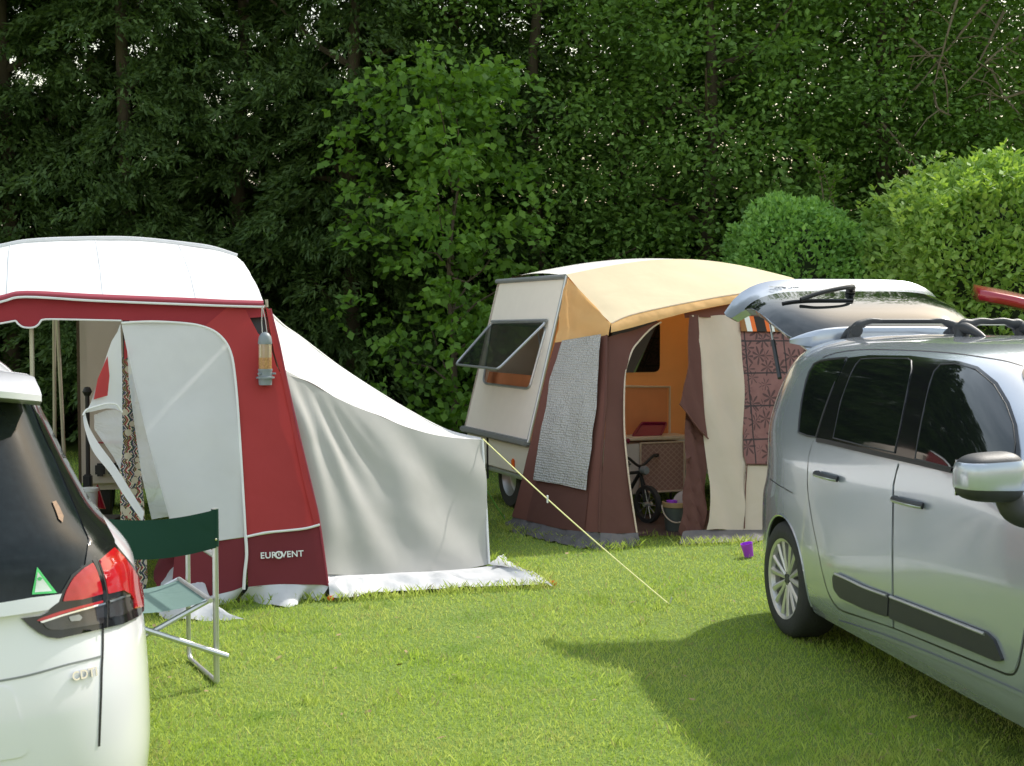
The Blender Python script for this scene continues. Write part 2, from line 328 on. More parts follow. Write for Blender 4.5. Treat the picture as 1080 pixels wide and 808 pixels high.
class MB:
    def __init__(s): s.v = []; s.f = []
    def add(s, vs, fs):
        n = len(s.v); s.v += [V(x) for x in vs]; s.f += [[i + n for i in f] for f in fs]; return s
    def box(s, c, size, ax=None, bev=0.0):
        bm = bmesh.new(); bmesh.ops.create_cube(bm, size=1)
        for v in bm.verts: v.co = V((v.co.x * size[0], v.co.y * size[1], v.co.z * size[2]))
        if bev: bmesh.ops.bevel(bm, geom=bm.edges[:], offset=bev, segments=2, affect='EDGES')
        bm.verts.index_update()
        X, Y, Z = ax if ax else (V((1, 0, 0)), V((0, 1, 0)), V((0, 0, 1)))
        s.add([V(c) + X * v.co.x + Y * v.co.y + Z * v.co.z for v in bm.verts], [[v.index for v in f.verts] for f in bm.faces]); bm.free(); return s
    def tube(s, pts, r, seg=8, closed=False, cap=True):
        pts = [V(p) for p in pts]; n = len(pts); rs = r if isinstance(r, (list, tuple)) else [r] * n
        rings = []; prev = None
        for i, p in enumerate(pts):
            if closed: t = pts[(i + 1) % n] - pts[i - 1]
            else: t = pts[min(i + 1, n - 1)] - pts[max(i - 1, 0)]
            t.normalize()
            if prev is None:
                a = V((0, 0, 1)) if abs(t.z) < .9 else V((1, 0, 0)); u = t.cross(a).normalized()
            else:
                u = prev - t * prev.dot(t)
                if u.length < 1e-6: u = t.orthogonal()
                u.normalize()
            prev = u; w = t.cross(u)
            rings.append([p + (u * math.cos(k * 2 * math.pi / seg) + w * math.sin(k * 2 * math.pi / seg)) * rs[i] for k in range(seg)])
        vs = [v for rg in rings for v in rg]; fs = []
        for i in range(n if closed else n - 1):
            for k in range(seg):
                a = i * seg + k; b2 = i * seg + (k + 1) % seg; j = ((i + 1) % n) * seg
                fs.append([a, b2, j + (k + 1) % seg, j + k])
        if cap and not closed:
            fs.append(list(range(seg))[::-1]); fs.append([(n - 1) * seg + k for k in range(seg)])
        return s.add(vs, fs)
    def lathe(s, prof, c, axis=(0, 0, 1), seg=32, closed=False):
        ax = V(axis).normalized(); u = ax.orthogonal().normalized(); w = ax.cross(u); vs = []; fs = []; n = len(prof)
        for r_, h in prof:
            for k in range(seg):
                a = k * 2 * math.pi / seg; vs.append(V(c) + ax * h + (u * math.cos(a) + w * math.sin(a)) * r_)
        for i in range(n if closed else n - 1):
            for k in range(seg):
                j = ((i + 1) % n) * seg; fs.append([i * seg + k, i * seg + (k + 1) % seg, j + (k + 1) % seg, j + k])
        return s.add(vs, fs)
    def build(s, name, mat, parent=None, **kw): return link(name, s.v, s.f, mat, parent, **kw)

def resample(pts, n):
    pts = [V(p) for p in pts]; d = [0]
    for a, b in zip(pts, pts[1:]): d.append(d[-1] + (b - a).length)
    out = []
    for i in range(n):
        t = d[-1] * i / (n - 1); k = 0
        while k < len(d) - 2 and d[k + 1] < t: k += 1
        f = (t - d[k]) / max(1e-9, d[k + 1] - d[k]); out.append(pts[k].lerp(pts[k + 1], f))
    return out
def cr(pts, per=6, closed=False):
    pts = [V(p) for p in pts]; n = len(pts); out = []
    for i in range(n if closed else n - 1):
        if closed: p0, p1, p2, p3 = pts[i - 1], pts[i], pts[(i + 1) % n], pts[(i + 2) % n]
        else: p0, p1, p2, p3 = pts[max(i - 1, 0)], pts[i], pts[i + 1], pts[min(i + 2, n - 1)]
        for k in range(per):
            t = k / per; out.append(.5 * ((2 * p1) + (p2 - p0) * t + (2 * p0 - 5 * p1 + 4 * p2 - p3) * t * t + (3 * p1 - p0 - 3 * p2 + p3) * t ** 3))
    if not closed: out.append(pts[-1])
    return out
def rnd(poly, r):
    out = []; n = len(poly)
    for i in range(n):
        p = V(poly[i]); a = V(poly[i - 1]); b = V(poly[(i + 1) % n])
        da = min(r, (a - p).length * .45); db = min(r, (b - p).length * .45)
        s_ = p + (a - p).normalized() * da; e = p + (b - p).normalized() * db
        for k in range(6):
            t = k / 5; out.append(s_ * (1 - t) ** 2 + p * 2 * t * (1 - t) + e * t * t)
    return out
def inside(p, poly):
    c = False; j = len(poly) - 1
    for i in range(len(poly)):
        xi, yi = poly[i][0], poly[i][1]; xj, yj = poly[j][0], poly[j][1]
        if (yi > p[1]) != (yj > p[1]) and p[0] < (xj - xi) * (p[1] - yi) / (yj - yi) + xi: c = not c
        j = i
    return c
def tri2d(poly, step):
    poly = [V((p[0], p[1])) for p in poly]; pts = []
    for i, p in enumerate(poly):
        q = poly[(i + 1) % len(poly)]; L = (q - p).length
        if L < 1e-7: continue
        k = max(1, int(L / step))
        for j in range(k): pts.append(p.lerp(q, j / k))
    nb = len(pts)
    x0, x1 = min(p.x for p in pts), max(p.x for p in pts); y0, y1 = min(p.y for p in pts), max(p.y for p in pts)
    segs = [(pts[i], pts[(i + 1) % nb]) for i in range(nb)]
    ny = int((y1 - y0) / step) + 1; nx = int((x1 - x0) / step) + 1
    bp_ = np.array([[p.x, p.y] for p in pts[:nb]])
    for j in range(ny + 1):
        for i in range(nx + 1):
            p = V((x0 + (i + .5 * (j % 2)) * step, y0 + j * step))
            if inside(p, poly) and np.min((bp_[:, 0] - p.x) ** 2 + (bp_[:, 1] - p.y) ** 2) > (step * .45) ** 2: pts.append(p)
    r = geometry.delaunay_2d_cdt(pts, [], [list(range(nb))], 1, 1e-6)
    vs, fs = r[0], r[2]
    return vs, [list(f) for f in fs]
def fbm(p, s=1.0): return noise.noise(p * s) + .5 * noise.noise(p * s * 2.1)
def pixpatch(name, poly, surf, mat, parent, step=6, off=0.0, disp=None, skirt=0.0, label=None, rz=None, back=False, angle=60, shear=0.0):
    """surf: a plane (p0,n) or a function (px,py)->(P,N): a polygon traced on that real surface"""
    if isinstance(surf, tuple):
        plane = surf; surf = lambda px, py: (pl(px, py, plane), plane[1])
    v2, fs = tri2d(poly, step)
    P = []; Nn = []
    for p in v2:
        q, n = surf(p.x, p.y); o_ = off + (disp(q) if disp else 0); P.append(q + n * o_); Nn.append(n)
    fs2 = []
    for f in fs:
        if len(f) < 3: continue
        a, b_, c_ = P[f[0]], P[f[1]], P[f[2]]
        if (b_ - a).cross(c_ - a).dot(Nn[f[0]]) < 0: f = f[::-1]
        fs2.append(f)
    fs = fs2
    n0 = sum(Nn, V((0, 0, 0))).normalized(); hx = V((-n0.y, n0.x, 0)).normalized()
    if hx.x < 0: hx = -hx
    if skirt:
        cnt = {}
        for f in fs:
            for i in range(len(f)):
                e = (f[i], f[(i + 1) % len(f)]); cnt[e] = 1
        for (a, b_) in list(cnt):
            if (b_, a) not in cnt:
                i0 = len(P); P += [P[a] - Nn[a] * skirt, P[b_] - Nn[b_] * skirt]; Nn += [Nn[a], Nn[b_]]; fs.append([b_, a, i0, i0 + 1])
    uv = [(p.dot(hx) + shear * p.z, p.z) for p in P]
    o = link(name, P, fs, mat, parent, uv=uv, angle=angle, label=label)
    return o
def ruled(name, A, B, mat, parent, nu=30, nv=12, disp=None, sag=0.0, sagdir=V((0, 0, -1)), label=None):
    a = resample(A, nu); b = resample(B, nu); P = []; uv = []
    for j in range(nv):
        t = j / (nv - 1)
        for i in range(nu):
            p = a[i].lerp(b[i], t); p = p + sagdir * sag * 4 * t * (1 - t)
            if disp: p = p + disp(p, i / (nu - 1), t)
            P.append(p); uv.append((i / (nu - 1) * (a[0] - a[-1]).length, p.z))
    fs = [[j * nu + i, j * nu + i + 1, (j + 1) * nu + i + 1, (j + 1) * nu + i] for j in range(nv - 1) for i in range(nu - 1)]
    return link(name, P, fs, mat, parent, uv=uv, angle=80, label=label)
def pxline(pts, plane, off=0.0, per=5): return cr([pl(x, y, plane, off) for x, y in pts], per)
def text(name, body, mat, parent, origin, xdir, updir, size, extrude=.001, shear=0.0, label=None):
    cu = bpy.data.curves.new(name, 'FONT'); cu.body = body; cu.size = size; cu.extrude = extrude; cu.shear = shear; cu.offset = size * .018; cu.space_character = 1.06
    cu.align_x = 'CENTER'; cu.align_y = 'CENTER'
    x = xdir.normalized(); z = x.cross(updir).normalized(); y = z.cross(x)
    tmp = bpy.data.objects.new(name + ' curve', cu); COL.objects.link(tmp); bpy.context.view_layer.update()
    me = bpy.data.meshes.new_from_object(tmp.evaluated_get(bpy.context.evaluated_depsgraph_get())); bpy.data.objects.remove(tmp); bpy.data.curves.remove(cu)
    me.materials.clear(); me.materials.append(mat); o = bpy.data.objects.new(name, me); COL.objects.link(o)
    W = Matrix(((x.x, y.x, z.x, origin.x), (x.y, y.y, z.y, origin.y), (x.z, y.z, z.z, origin.z), (0, 0, 0, 1)))
    o.parent = parent; o.matrix_local = ROOT[parent].inverted() @ W
    ROOT[o] = ROOT[parent]
    return o
# ------------------------------------------------------------------ world and sun
SUN_EL = 44.0; SUN_AZ = math.atan2(.66, .75)          # sun from the right, slightly behind the scene
w = bpy.data.worlds.new('World'); scene.world = w; w.use_nodes = True
bg = w.node_tree.nodes['Background']; sky = w.node_tree.nodes.new('ShaderNodeTexSky'); sky.sky_type = 'NISHITA'; sky.sun_disc = False
sky.sun_elevation = R(SUN_EL); sky.sun_rotation = SUN_AZ; sky.dust_density = 2.5; sky.air_density = 2.6; sky.ozone_density = 1.6
wt = w.node_tree; tcw = wt.nodes.new('ShaderNodeTexCoord'); mpw = wt.nodes.new('ShaderNodeMapping'); mpw.inputs['Scale'].default_value = (1, 1, 2.6); wt.links.new(tcw.outputs['Generated'], mpw.inputs[0])
cn = wt.nodes.new('ShaderNodeTexNoise'); cn.inputs['Scale'].default_value = 2.6; cn.inputs['Detail'].default_value = 9; cn.inputs['Roughness'].default_value = .55; wt.links.new(mpw.outputs[0], cn.inputs['Vector'])
cm = wt.nodes.new('ShaderNodeMapRange'); cm.inputs[1].default_value = .38; cm.inputs[2].default_value = .66; cm.inputs[3].default_value = .45; cm.inputs[4].default_value = 1.0; wt.links.new(cn.outputs['Fac'], cm.inputs[0])
cl = mixcol(wt, cm.outputs[0], (0, 0, 0), (4.4, 4.65, 5.0))       # thin bright cloud veil over the sky
wt.links.new(mixcol(wt, 1.0, sky.outputs[0], cl, 'ADD'), bg.inputs[0]); bg.inputs[1].default_value = .15
sl = bpy.data.lights.new('sun', 'SUN'); sl.energy = 4.7; sl.angle = R(1.6); sl.color = (1, .955, .88)
so = bpy.data.objects.new('sun', sl); COL.objects.link(so)
sd = V((math.sin(SUN_AZ) * math.cos(R(SUN_EL)), math.cos(SUN_AZ) * math.cos(R(SUN_EL)), math.sin(R(SUN_EL))))
so.rotation_euler = sd.to_track_quat('Z', 'Y').to_euler(); so.location = sd * 30
scene.view_settings.view_transform = 'Standard'; scene.view_settings.look = 'None'; scene.view_settings.exposure = 0
scene.cycles.max_bounces = 6; scene.cycles.transparent_max_bounces = 8
scene.cycles.use_denoising = True

# ------------------------------------------------------------------ ground
tag(link('lawn', [(-300, -300, 0), (300, -300, 0), (300, 300, 0), (-300, 300, 0)], [(0, 1, 2, 3)], M['lawn'], smooth=False), kind='structure')
def fastmesh(name, verts, faces_n, mat, parent=None, smooth=False):
    """verts: (K*n,3) array, n verts per face"""
    n = faces_n; k = len(verts) // n
    me = bpy.data.meshes.new(name); me.vertices.add(len(verts)); me.vertices.foreach_set('co', np.asarray(verts, dtype=np.float32).ravel())
    me.loops.add(len(verts)); me.loops.foreach_set('vertex_index', np.arange(len(verts), dtype=np.int32))
    me.polygons.add(k); me.polygons.foreach_set('loop_start', np.arange(0, k * n, n, dtype=np.int32))
    try: me.polygons.foreach_set('loop_total', np.full(k, n, dtype=np.int32))
    except Exception: pass
    me.update(calc_edges=True); me.materials.append(mat)
    o = bpy.data.objects.new(name, me); COL.objects.link(o)
    if parent is not None: o.parent = parent; ROOT[o] = ROOT[parent]
    return o
def unit(a): return a / np.maximum(1e-9, np.linalg.norm(a, axis=1, keepdims=True))
def leafset(Cn, D, L, Wd, rng, up=None):
    n = len(Cn); D = unit(D)
    ref = rng.normal(size=(n, 3)) * .8 + (np.array([0, 0, 1]) if up is None else up)
    S = unit(np.cross(D, unit(ref)))
    L = np.asarray(L).reshape(-1, 1); Wd = np.asarray(Wd).reshape(-1, 1)
    q = np.empty((n, 4, 3)); q[:, 0] = Cn; q[:, 1] = Cn + D * L * .45 + S * Wd * .5; q[:, 2] = Cn + D * L; q[:, 3] = Cn + D * L * .45 - S * Wd * .5
    return q.reshape(-1, 3)

def grass(excl):
    rng = np.random.default_rng(3); n = 560000
    y0, y1 = 2.6, 17.0
    u_ = rng.random(n); y = 1 / (1 / y0 - u_ * (1 / y0 - 1 / y1)); y = np.where(rng.random(n) < .30, y0 + (y1 - y0) * rng.random(n) ** 1.3, y)
    x = (rng.random(n) * 2 - 1) * (.43 * y + 1.2)
    keep = np.ones(n, bool)
    for poly in excl:
        px = np.array([p[0] for p in poly]); py = np.array([p[1] for p in poly]); c = np.zeros(n, bool); j = len(poly) - 1
        for i in range(len(poly)):
            cond = ((py[i] > y) != (py[j] > y)) & (x < (px[j] - px[i]) * (y - py[i]) / (py[j] - py[i] + 1e-12) + px[i]); c ^= cond; j = i
        keep &= ~c
    x = x[keep]; y = y[keep]; n = len(x)
    cl = np.array([noise.noise((a * 1.7, b_ * 1.7, 0)) for a, b_ in zip(x[::1], y[::1])]) if n < 900000 else 0
    h = (.012 + .016 * rng.random(n)) * (1 + .55 * cl); wd = np.clip(.0011 * y ** .75, .0022, .011) * (.7 + .6 * rng.random(n))
    tall = rng.random(n) < .012; h = np.where(tall, h * 1.9, h)
    tp = np.array([[q_.x, q_.y] for a_, b2 in TUFT for q_ in [a_.lerp(b2, t_) for t_ in rng.random(int((b2 - a_).length * 420))]]); m_ = len(tp)
    x = np.concatenate([x, tp[:, 0] + rng.normal(size=m_) * .03]); y = np.concatenate([y, tp[:, 1] + rng.normal(size=m_) * .03]); h = np.concatenate([h, .03 + .05 * rng.random(m_)]); wd = np.concatenate([wd, .004 + .003 * rng.random(m_)]); n = len(x)
    cx = rng.random((170, 2)); cy = 3.2 + 9 * cx[:, 1]; cxx = (cx[:, 0] * 2 - 1) * .42 * cy; k_ = 26      # scattered coarse tufts
    ok = np.array([not any(inside((a_, b2), q_) for q_ in excl) for a_, b2 in zip(cxx, cy)]); cxx, cy = cxx[ok], cy[ok]; r_ = np.repeat(.02 + .05 * rng.random(len(cy)), k_)
    x = np.concatenate([x, np.repeat(cxx, k_) + rng.normal(size=len(cy) * k_) * r_]); y = np.concatenate([y, np.repeat(cy, k_) + rng.normal(size=len(cy) * k_) * r_]); h = np.concatenate([h, .025 + .035 * rng.random(len(cy) * k_)]); wd = np.concatenate([wd, .004 + .004 * rng.random(len(cy) * k_)]); n = len(x)
    a = rng.random(n) * 2 * np.pi; lean = h * (.25 + .8 * rng.random(n)); la = rng.random(n) * 2 * np.pi
    base = np.stack([x, y, np.full(n, -.002)], 1); s = np.stack([np.cos(a), np.sin(a), np.zeros(n)], 1) * wd[:, None] * .5
    tip = base + np.stack([np.cos(la) * lean, np.sin(la) * lean, h], 1)
    mid = base + (tip - base) * .55 + np.stack([np.zeros(n), np.zeros(n), h * .12], 1)
    q = np.empty((n, 4, 3)); q[:, 0] = base - s; q[:, 1] = base + s; q[:, 2] = mid + s * .75; q[:, 3] = tip
    o = fastmesh('grass', q.reshape(-1, 3), 4, M['grass']); tag(o, kind='stuff')
    k = 130; yy = 3.2 + 8 * rng.random(k); xx = (rng.random(k) * 2 - 1) * .42 * yy; ok = np.array([not any(inside((a_, b2), q_) for q_ in excl) for a_, b2 in zip(xx, yy)]); xx, yy = xx[ok], yy[ok]; k = len(xx)
    P = np.stack([xx, yy, .018 + .012 * rng.random(k)], 1); D = rng.normal(size=(k, 3)) * np.array([1, 1, .25])
    o = fastmesh('fallen_leaves', leafset(P, D, .02 + .03 * rng.random(k), .010 + .016 * rng.random(k), rng, up=np.array([0, 0, 2.])), 4, simple('dry fallen leaf', (.30, .22, .10), .8, var=.5, scale=3)); tag(o, kind='stuff')

# ------------------------------------------------------------------ trees
def trunk_mesh(h, r0, rng, limbs=14, spread=1.2, zmin=.5):
    m = MB(); k = 10
    pts = [V((.10 * math.sin(i * .9) * i / k, .08 * math.cos(i * 1.3) * i / k, h * i / k)) for i in range(k + 1)]
    m.tube(pts, [r0 * (1 - .85 * i / k) * (1.25 if i == 0 else 1) for i in range(k + 1)], 10)
    for i in range(limbs):
        z = zmin + (h * .85 - zmin) * rng.random(); a = rng.random() * 6.283; L = spread * (.6 + .6 * rng.random()); p = V((0, 0, z))
        q = [p + V((math.cos(a), math.sin(a), .35 + .3 * rng.random())) * (L * t) + V((0, 0, .12 * math.sin(t * 4 + i))) for t in (0, .3, .6, 1)]
        m.tube(q, [r0 * .35, r0 * .25, r0 * .16, r0 * .06], 6)
    return m
def conifer_crown(seed, h=9.3, rad=1.75):
    rng = np.random.default_rng(seed); Cs, Ds, Ls, Ws = [], [], [], []
    for i in range(215):
        z0 = .4 + (h - .5) * rng.random(); az = rng.random() * 6.283
        ln = rad * (.6 + .5 * rng.random()) * (1 - .35 * (z0 / h) ** 2); o = np.array([math.cos(az), math.sin(az), 0]); s = np.array([-o[1], o[0], 0])
        lift = .15 + .3 * rng.random(); droop = .55 + .35 * rng.random()
        for k in range(9):
            t = .30 + .72 * rng.random(); side = (rng.random() * 2 - 1) * .42 * ln * (1.05 - t * .7)
            c = o * (t * ln) + s * side + np.array([0, 0, z0 + lift * t * ln - droop * t * t * ln * .8 - abs(side) * .35])
            n = 64; along = rng.random(n)
            d = o * (.8 * t + .2) + s * np.sign(side) * .55 + np.array([0, 0, -.42])
            cc = c + np.outer(along - .3, d * .46) + rng.normal(size=(n, 3)) * np.array([.075, .075, .045]) * (1.15 - along[:, None])
            dd = d + rng.normal(size=(n, 3)) * .42
            Cs.append(cc); Ds.append(dd); Ls.append(.06 + .06 * rng.random(n)); Ws.append(.020 + .018 * rng.random(n))
    C_, D_ = np.concatenate(Cs), np.concatenate(Ds)
    return leafset(C_, D_, np.concatenate(Ls), np.concatenate(Ws), rng)
def decid_crown(seed, h=8.5, rad=1.7, nclump=360, per=72, L=.085, zlow=.3, inner=.55):
    rng = np.random.default_rng(seed); Cs, Ds = [], []
    for i in range(nclump):
        d = unit(rng.normal(size=(1, 3)))[0]; r = inner + (1 - inner) * rng.random() ** .7
        bump_ = 1 + .22 * noise.noise(V((d[0] * 2 + seed, d[1] * 2, d[2] * 2)))
        zc = (h + zlow) / 2; c = np.array([d[0] * rad * r * bump_, d[1] * rad * r * bump_, zc + d[2] * (h - zlow) / 2 * r * bump_])
        rr = .18 + .20 * rng.random(); n = int(per * (.6 + .8 * rng.random()))
        off = rng.normal(size=(n, 3)) * rr * np.array([.75, .75, .42])
        Cs.append(c + off); Ds.append(off * 1.5 + d * .12 + rng.normal(size=(n, 3)) * .13 + np.array([0, 0, -.10]))
    C_, D_ = np.concatenate(Cs), np.concatenate(Ds); n = len(C_)
    return leafset(C_, D_, L * (.65 + .7 * rng.random(n)), L * .62 * (.65 + .6 * rng.random(n)), rng)
PROTO = {}
def tree(name, label, loc, key, maker, mat, h, r0, rz=0, group=None, spread=1.2, scale=(1, 1, 1)):
    t = thing(name, label, 'tree', loc, rz, group); rng = random.Random(sum(map(ord, key)))
    t.scale = scale
    if key not in PROTO:
        tk = trunk_mesh(h * .95, r0, rng, spread=spread).build('trunk', M['wood'], t, local=True)
        cw = fastmesh('crown', maker(), 4, mat, t); PROTO[key] = (tk, cw)
    else:
        for src in PROTO[key]:
            c = src.copy(); COL.objects.link(c); c.parent = t; ROOT[c] = ROOT[t]
    return t
def colx(px, Y): return (px - CX) / F * Y
ords = ['leftmost', 'second', 'third', 'fourth', 'fifth']
cf = [(12, 17.4, 0, .3), (135, 17.0, 1, 2.0), (255, 17.5, 2, 4.1), (372, 17.1, 0, 3.3), (478, 18.2, 1, 5.2)]
where = ['dark drooping conifer at the left edge of the photo, above the white awning roof', 'dark drooping conifer behind the middle of the white awning roof',
         'dark drooping conifer rising behind the red corner of the awning', 'dark drooping conifer rising behind the grey annexe slope', 'dark conifer behind the bright green leafy shrub, last of the conifer row']
mk = [lambda: conifer_crown(11), lambda: conifer_crown(12), lambda: conifer_crown(13)]
for (px, Y, k, rz), lb in zip(cf, where):
    tree('conifer_tree', lb, (colx(px, Y), Y, 0), 'con%d' % k, mk[k], M['conifer'], 9.3, .12, rz, 'dark conifers behind the maroon awning', scale=(1.05, 1.05, 1.28))
for i, (px, Y, k) in enumerate([(-90, 18.6, 2), (75, 20.2, 3), (200, 20.6, 4), (345, 20.3, 3)]):
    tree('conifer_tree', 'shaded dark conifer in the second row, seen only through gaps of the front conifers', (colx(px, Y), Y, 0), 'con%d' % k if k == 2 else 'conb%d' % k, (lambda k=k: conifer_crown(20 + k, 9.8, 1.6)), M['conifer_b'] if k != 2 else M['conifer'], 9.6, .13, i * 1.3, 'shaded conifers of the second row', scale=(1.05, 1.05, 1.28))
for i, (px, Y) in enumerate([(-112, 17.3), (-235, 17.0), (-360, 17.4)]):
    tree('conifer_tree', 'dark conifer continuing the row beyond the left edge of the photo', (colx(px, Y), Y, 0), 'con%d' % (i % 3), mk[i % 3], M['conifer'], 9.3, .12, 1 + i * 1.7, 'conifers beyond the left edge', scale=(1.05, 1.05, 1.28))
dl = [(565, 17.6, 0, .4, 'tall dark green deciduous tree behind the cream caravan end'), (655, 18.0, 1, 1.9, 'tall leafy tree rising behind the peak of the cream awning roof'),
      (745, 17.7, 2, 2.9, 'tall leafy tree between the cream roof and the round clipped bush'), (838, 18.6, 0, 4.4, 'tall dark tree standing behind the round clipped bush'),
      (928, 18.0, 1, 5.0, 'tall tree behind the gap between round bush and long hedge'), (1030, 18.4, 2, .9, 'tall tree with bare twigs at the top right, behind the long hedge'), (1125, 18.0, 0, 2.2, 'tall leafy tree cut by the right edge, behind the long hedge')]
dm = [lambda: decid_crown(31, 8.8, 1.75), lambda: decid_crown(32, 8.6, 1.7, L=.085), lambda: decid_crown(33, 9.0, 1.8, L=.10)]
DT = []
for px, Y, k, rz, lb in dl:
    DT.append(tree('deciduous_tree', lb, (colx(px, Y), Y, 0), 'dec%d' % k, dm[k], M['decid'], 8.8, .15, rz, 'leafy trees on the right', spread=1.4))
for i, (px, Y, k) in enumerate([(520, 20.5, 3), (610, 20.9, 4), (700, 20.6, 3), (790, 21.0, 4), (880, 20.7, 3), (975, 21, 4), (1075, 20.6, 3)]):
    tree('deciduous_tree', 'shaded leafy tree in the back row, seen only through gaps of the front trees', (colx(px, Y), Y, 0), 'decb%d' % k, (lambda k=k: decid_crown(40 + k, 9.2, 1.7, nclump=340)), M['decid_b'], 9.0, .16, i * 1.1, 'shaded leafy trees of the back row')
# bare twigs hanging in the top right tree
bt = MB(); rng_ = random.Random(8)
for (px, py, qx, qy) in [(1050, -10, 965, 95), (1015, -20, 985, 90), (1090, 30, 1010, 96), (960, 40, 1000, 120), (1040, 60, 1075, 120), (1000, 70, 950, 60), (985, 88, 1003, 122), (1060, 10, 1030, 70), (930, 130, 965, 175), (1085, 95, 1040, 92)]:
    a, b_ = at(px, py, 16.9), at(qx, qy, 16.5); mid = a.lerp(b_, .5) + V((rng_.uniform(-.15, .15), rng_.uniform(-.2, .1), rng_.uniform(-.15, .1)))
    q = cr([a, mid, b_], 5); bt.tube(q, [.022 - .016 * i / (len(q) - 1) for i in range(len(q))], 5)
    for k in range(4):
        s_ = q[2 + 2 * k] if 2 + 2 * k < len(q) else q[-1]; e = s_ + V((rng_.uniform(-.45, .45), rng_.uniform(-.3, .2), rng_.uniform(-.45, .15))); bt.tube([s_, s_.lerp(e, .5) + V((0, 0, .05)), e], [.009, .007, .003], 4)
bt.build('bare_branches', M['twig'], DT[5])
ROOTT = thing('maple_shrub', 'bright green maple-leaved shrub left of the cream caravan', 'shrub', (colx(478, 15.2), 15.2, 0), 0)
trunk_mesh(4.0, .045, random.Random(4), limbs=18, spread=1.0).build('stem', M['wood'], ROOTT, local=True)
def maple_leaves():
    rng = np.random.default_rng(77); Cs, Ds = [], []
    for i in range(190):
        z = .4 + 4.3 * rng.random() ** 1.0; a = rng.random() * 6.283; rr = (.2 + 1.25 * rng.random() ** .8) * (1.15 - abs(z - 2.4) * .16)
        o = np.array([math.cos(a), math.sin(a), 0]); s = np.array([-o[1], o[0], 0]); c = o * rr * np.array([.85, .8, 0]) + np.array([0, 0, z])
        n = 34; t = rng.random(n) - .5
        cc = c + np.outer(t, (o * .5 + s * rng.uniform(-.5, .5)) * .9) + rng.normal(size=(n, 3)) * np.array([.09, .09, .05]); cc[:, 2] -= t ** 2 * .6; cc[:, 0] += .35 * math.sin(z * 1.1) + .12 * (z - 2.5)
        Cs.append(cc); Ds.append(o * .6 + rng.normal(size=(n, 3)) * .55 + np.array([0, 0, -.25]))
    C_, D_ = np.concatenate(Cs), np.concatenate(Ds); n = len(C_)
    up = np.array([.1, -.35, 1.0]); return leafset(C_, D_, .075 + .06 * rng.random(n), .065 + .045 * rng.random(n), rng, up)
fastmesh('foliage', maple_leaves(), 4, M['maple'], ROOTT)
# low dark conifer hedge behind the awnings
def shellbox(x0, x1, y0, y1, z1, n, L, Wd, seed, rough=.12):
    rng = np.random.default_rng(seed); ax, ay = x1 - x0, y1 - y0; area = np.array([ax * z1, ay * z1, ay * z1, ax * ay]); pick = rng.choice(4, n, p=area / area.sum())
    u, v_ = rng.random(n), rng.random(n); P = np.zeros((n, 3)); D = np.zeros((n, 3))
    for k in range(4):
        m_ = pick == k
        if k == 0: P[m_] = np.stack([x0 + ax * u, np.full(n, y0), z1 * v_], 1)[m_]; D[m_] = (0, -1, -.2)
        if k == 1: P[m_] = np.stack([np.full(n, x0), y0 + ay * u, z1 * v_], 1)[m_]; D[m_] = (-1, 0, -.2)
        if k == 2: P[m_] = np.stack([np.full(n, x1), y0 + ay * u, z1 * v_], 1)[m_]; D[m_] = (1, 0, -.2)
        if k == 3: P[m_] = np.stack([x0 + ax * u, y0 + ay * v_, np.full(n, z1)], 1)[m_]; D[m_] = (0, 0, 1)
    nz_ = np.array([fbm(V(p), 1.3) for p in P]); P += unit(D) * (nz_[:, None] * rough * 1.6 + rng.normal(size=(n, 1)) * rough * .5)
    D = D + rng.normal(size=(n, 3)) * .75
    return leafset(P, D, L * (.6 + .8 * rng.random(n)), Wd * (.6 + .8 * rng.random(n)), rng)
h = thing('conifer_hedge', 'low dark conifer hedge in shade behind the awnings', 'hedge', (-3, 18.8, 0))
MB().box((-3, 19.6, 1.5), (13.6, 1.3, 3.0)).build('light_block_core', M['hedge_core'], h)  # solid dark block added inside the hedge against light leaks
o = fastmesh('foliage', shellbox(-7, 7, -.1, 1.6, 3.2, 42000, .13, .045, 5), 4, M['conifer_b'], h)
# clipped round bush and long bright hedge
def blob_leaves(rx, ry, rz_, zc, n, L, Wd, seed, amp=.12, zmin=.05):
    rng = np.random.default_rng(seed); d = unit(rng.normal(size=(n, 3)))
    e = np.sign(d) * np.abs(d) ** .75; e = e / np.max(np.abs(e), axis=1, keepdims=True) * .3 + unit(e) * .7
    f = np.array([1 + amp * fbm(V(x) * 1.0, 2.6) for x in d]); r = (f * (1 - .16 * rng.random(n) ** 1.6))[:, None]
    P = e * r * np.array([rx, ry, rz_]) + np.array([0, 0, zc]); k = P[:, 2] > zmin; P, d = P[k], d[k]; n = len(P)
    D = d * .7 + rng.normal(size=(n, 3)) * .65 + np.array([0, 0, .15])
    return leafset(P, D, L * (.6 + .8 * rng.random(n)), Wd * (.6 + .8 * rng.random(n)), rng, up=np.array([.1, -.2, .9]))
def core(rx, ry, rz_, zc):
    bm = bmesh.new(); bmesh.ops.create_icosphere(bm, subdivisions=4, radius=1)
    vs = [V((v.co.x * rx, v.co.y * ry, max(.02, zc + v.co.z * rz_))) * 1 for v in bm.verts]; bm.verts.index_update(); fs = [[v.index for v in f.verts] for f in bm.faces]; bm.free(); return vs, fs
Y = 14.6; b1 = thing('clipped_bush', 'rounded clipped green bush behind the raised tailgate', 'bush', (colx(838, Y), Y, 0))
vs, fs = core(.72, .72, 1.25, 1.45); link('light_block_core', vs, fs, M['hedge_core'], b1, local=True)  # dark core added inside the bush to stop light passing
fastmesh('foliage', blob_leaves(.80, .82, 1.50, 1.50, 34000, .062, .042, 6, .14), 4, M['bush'], b1)
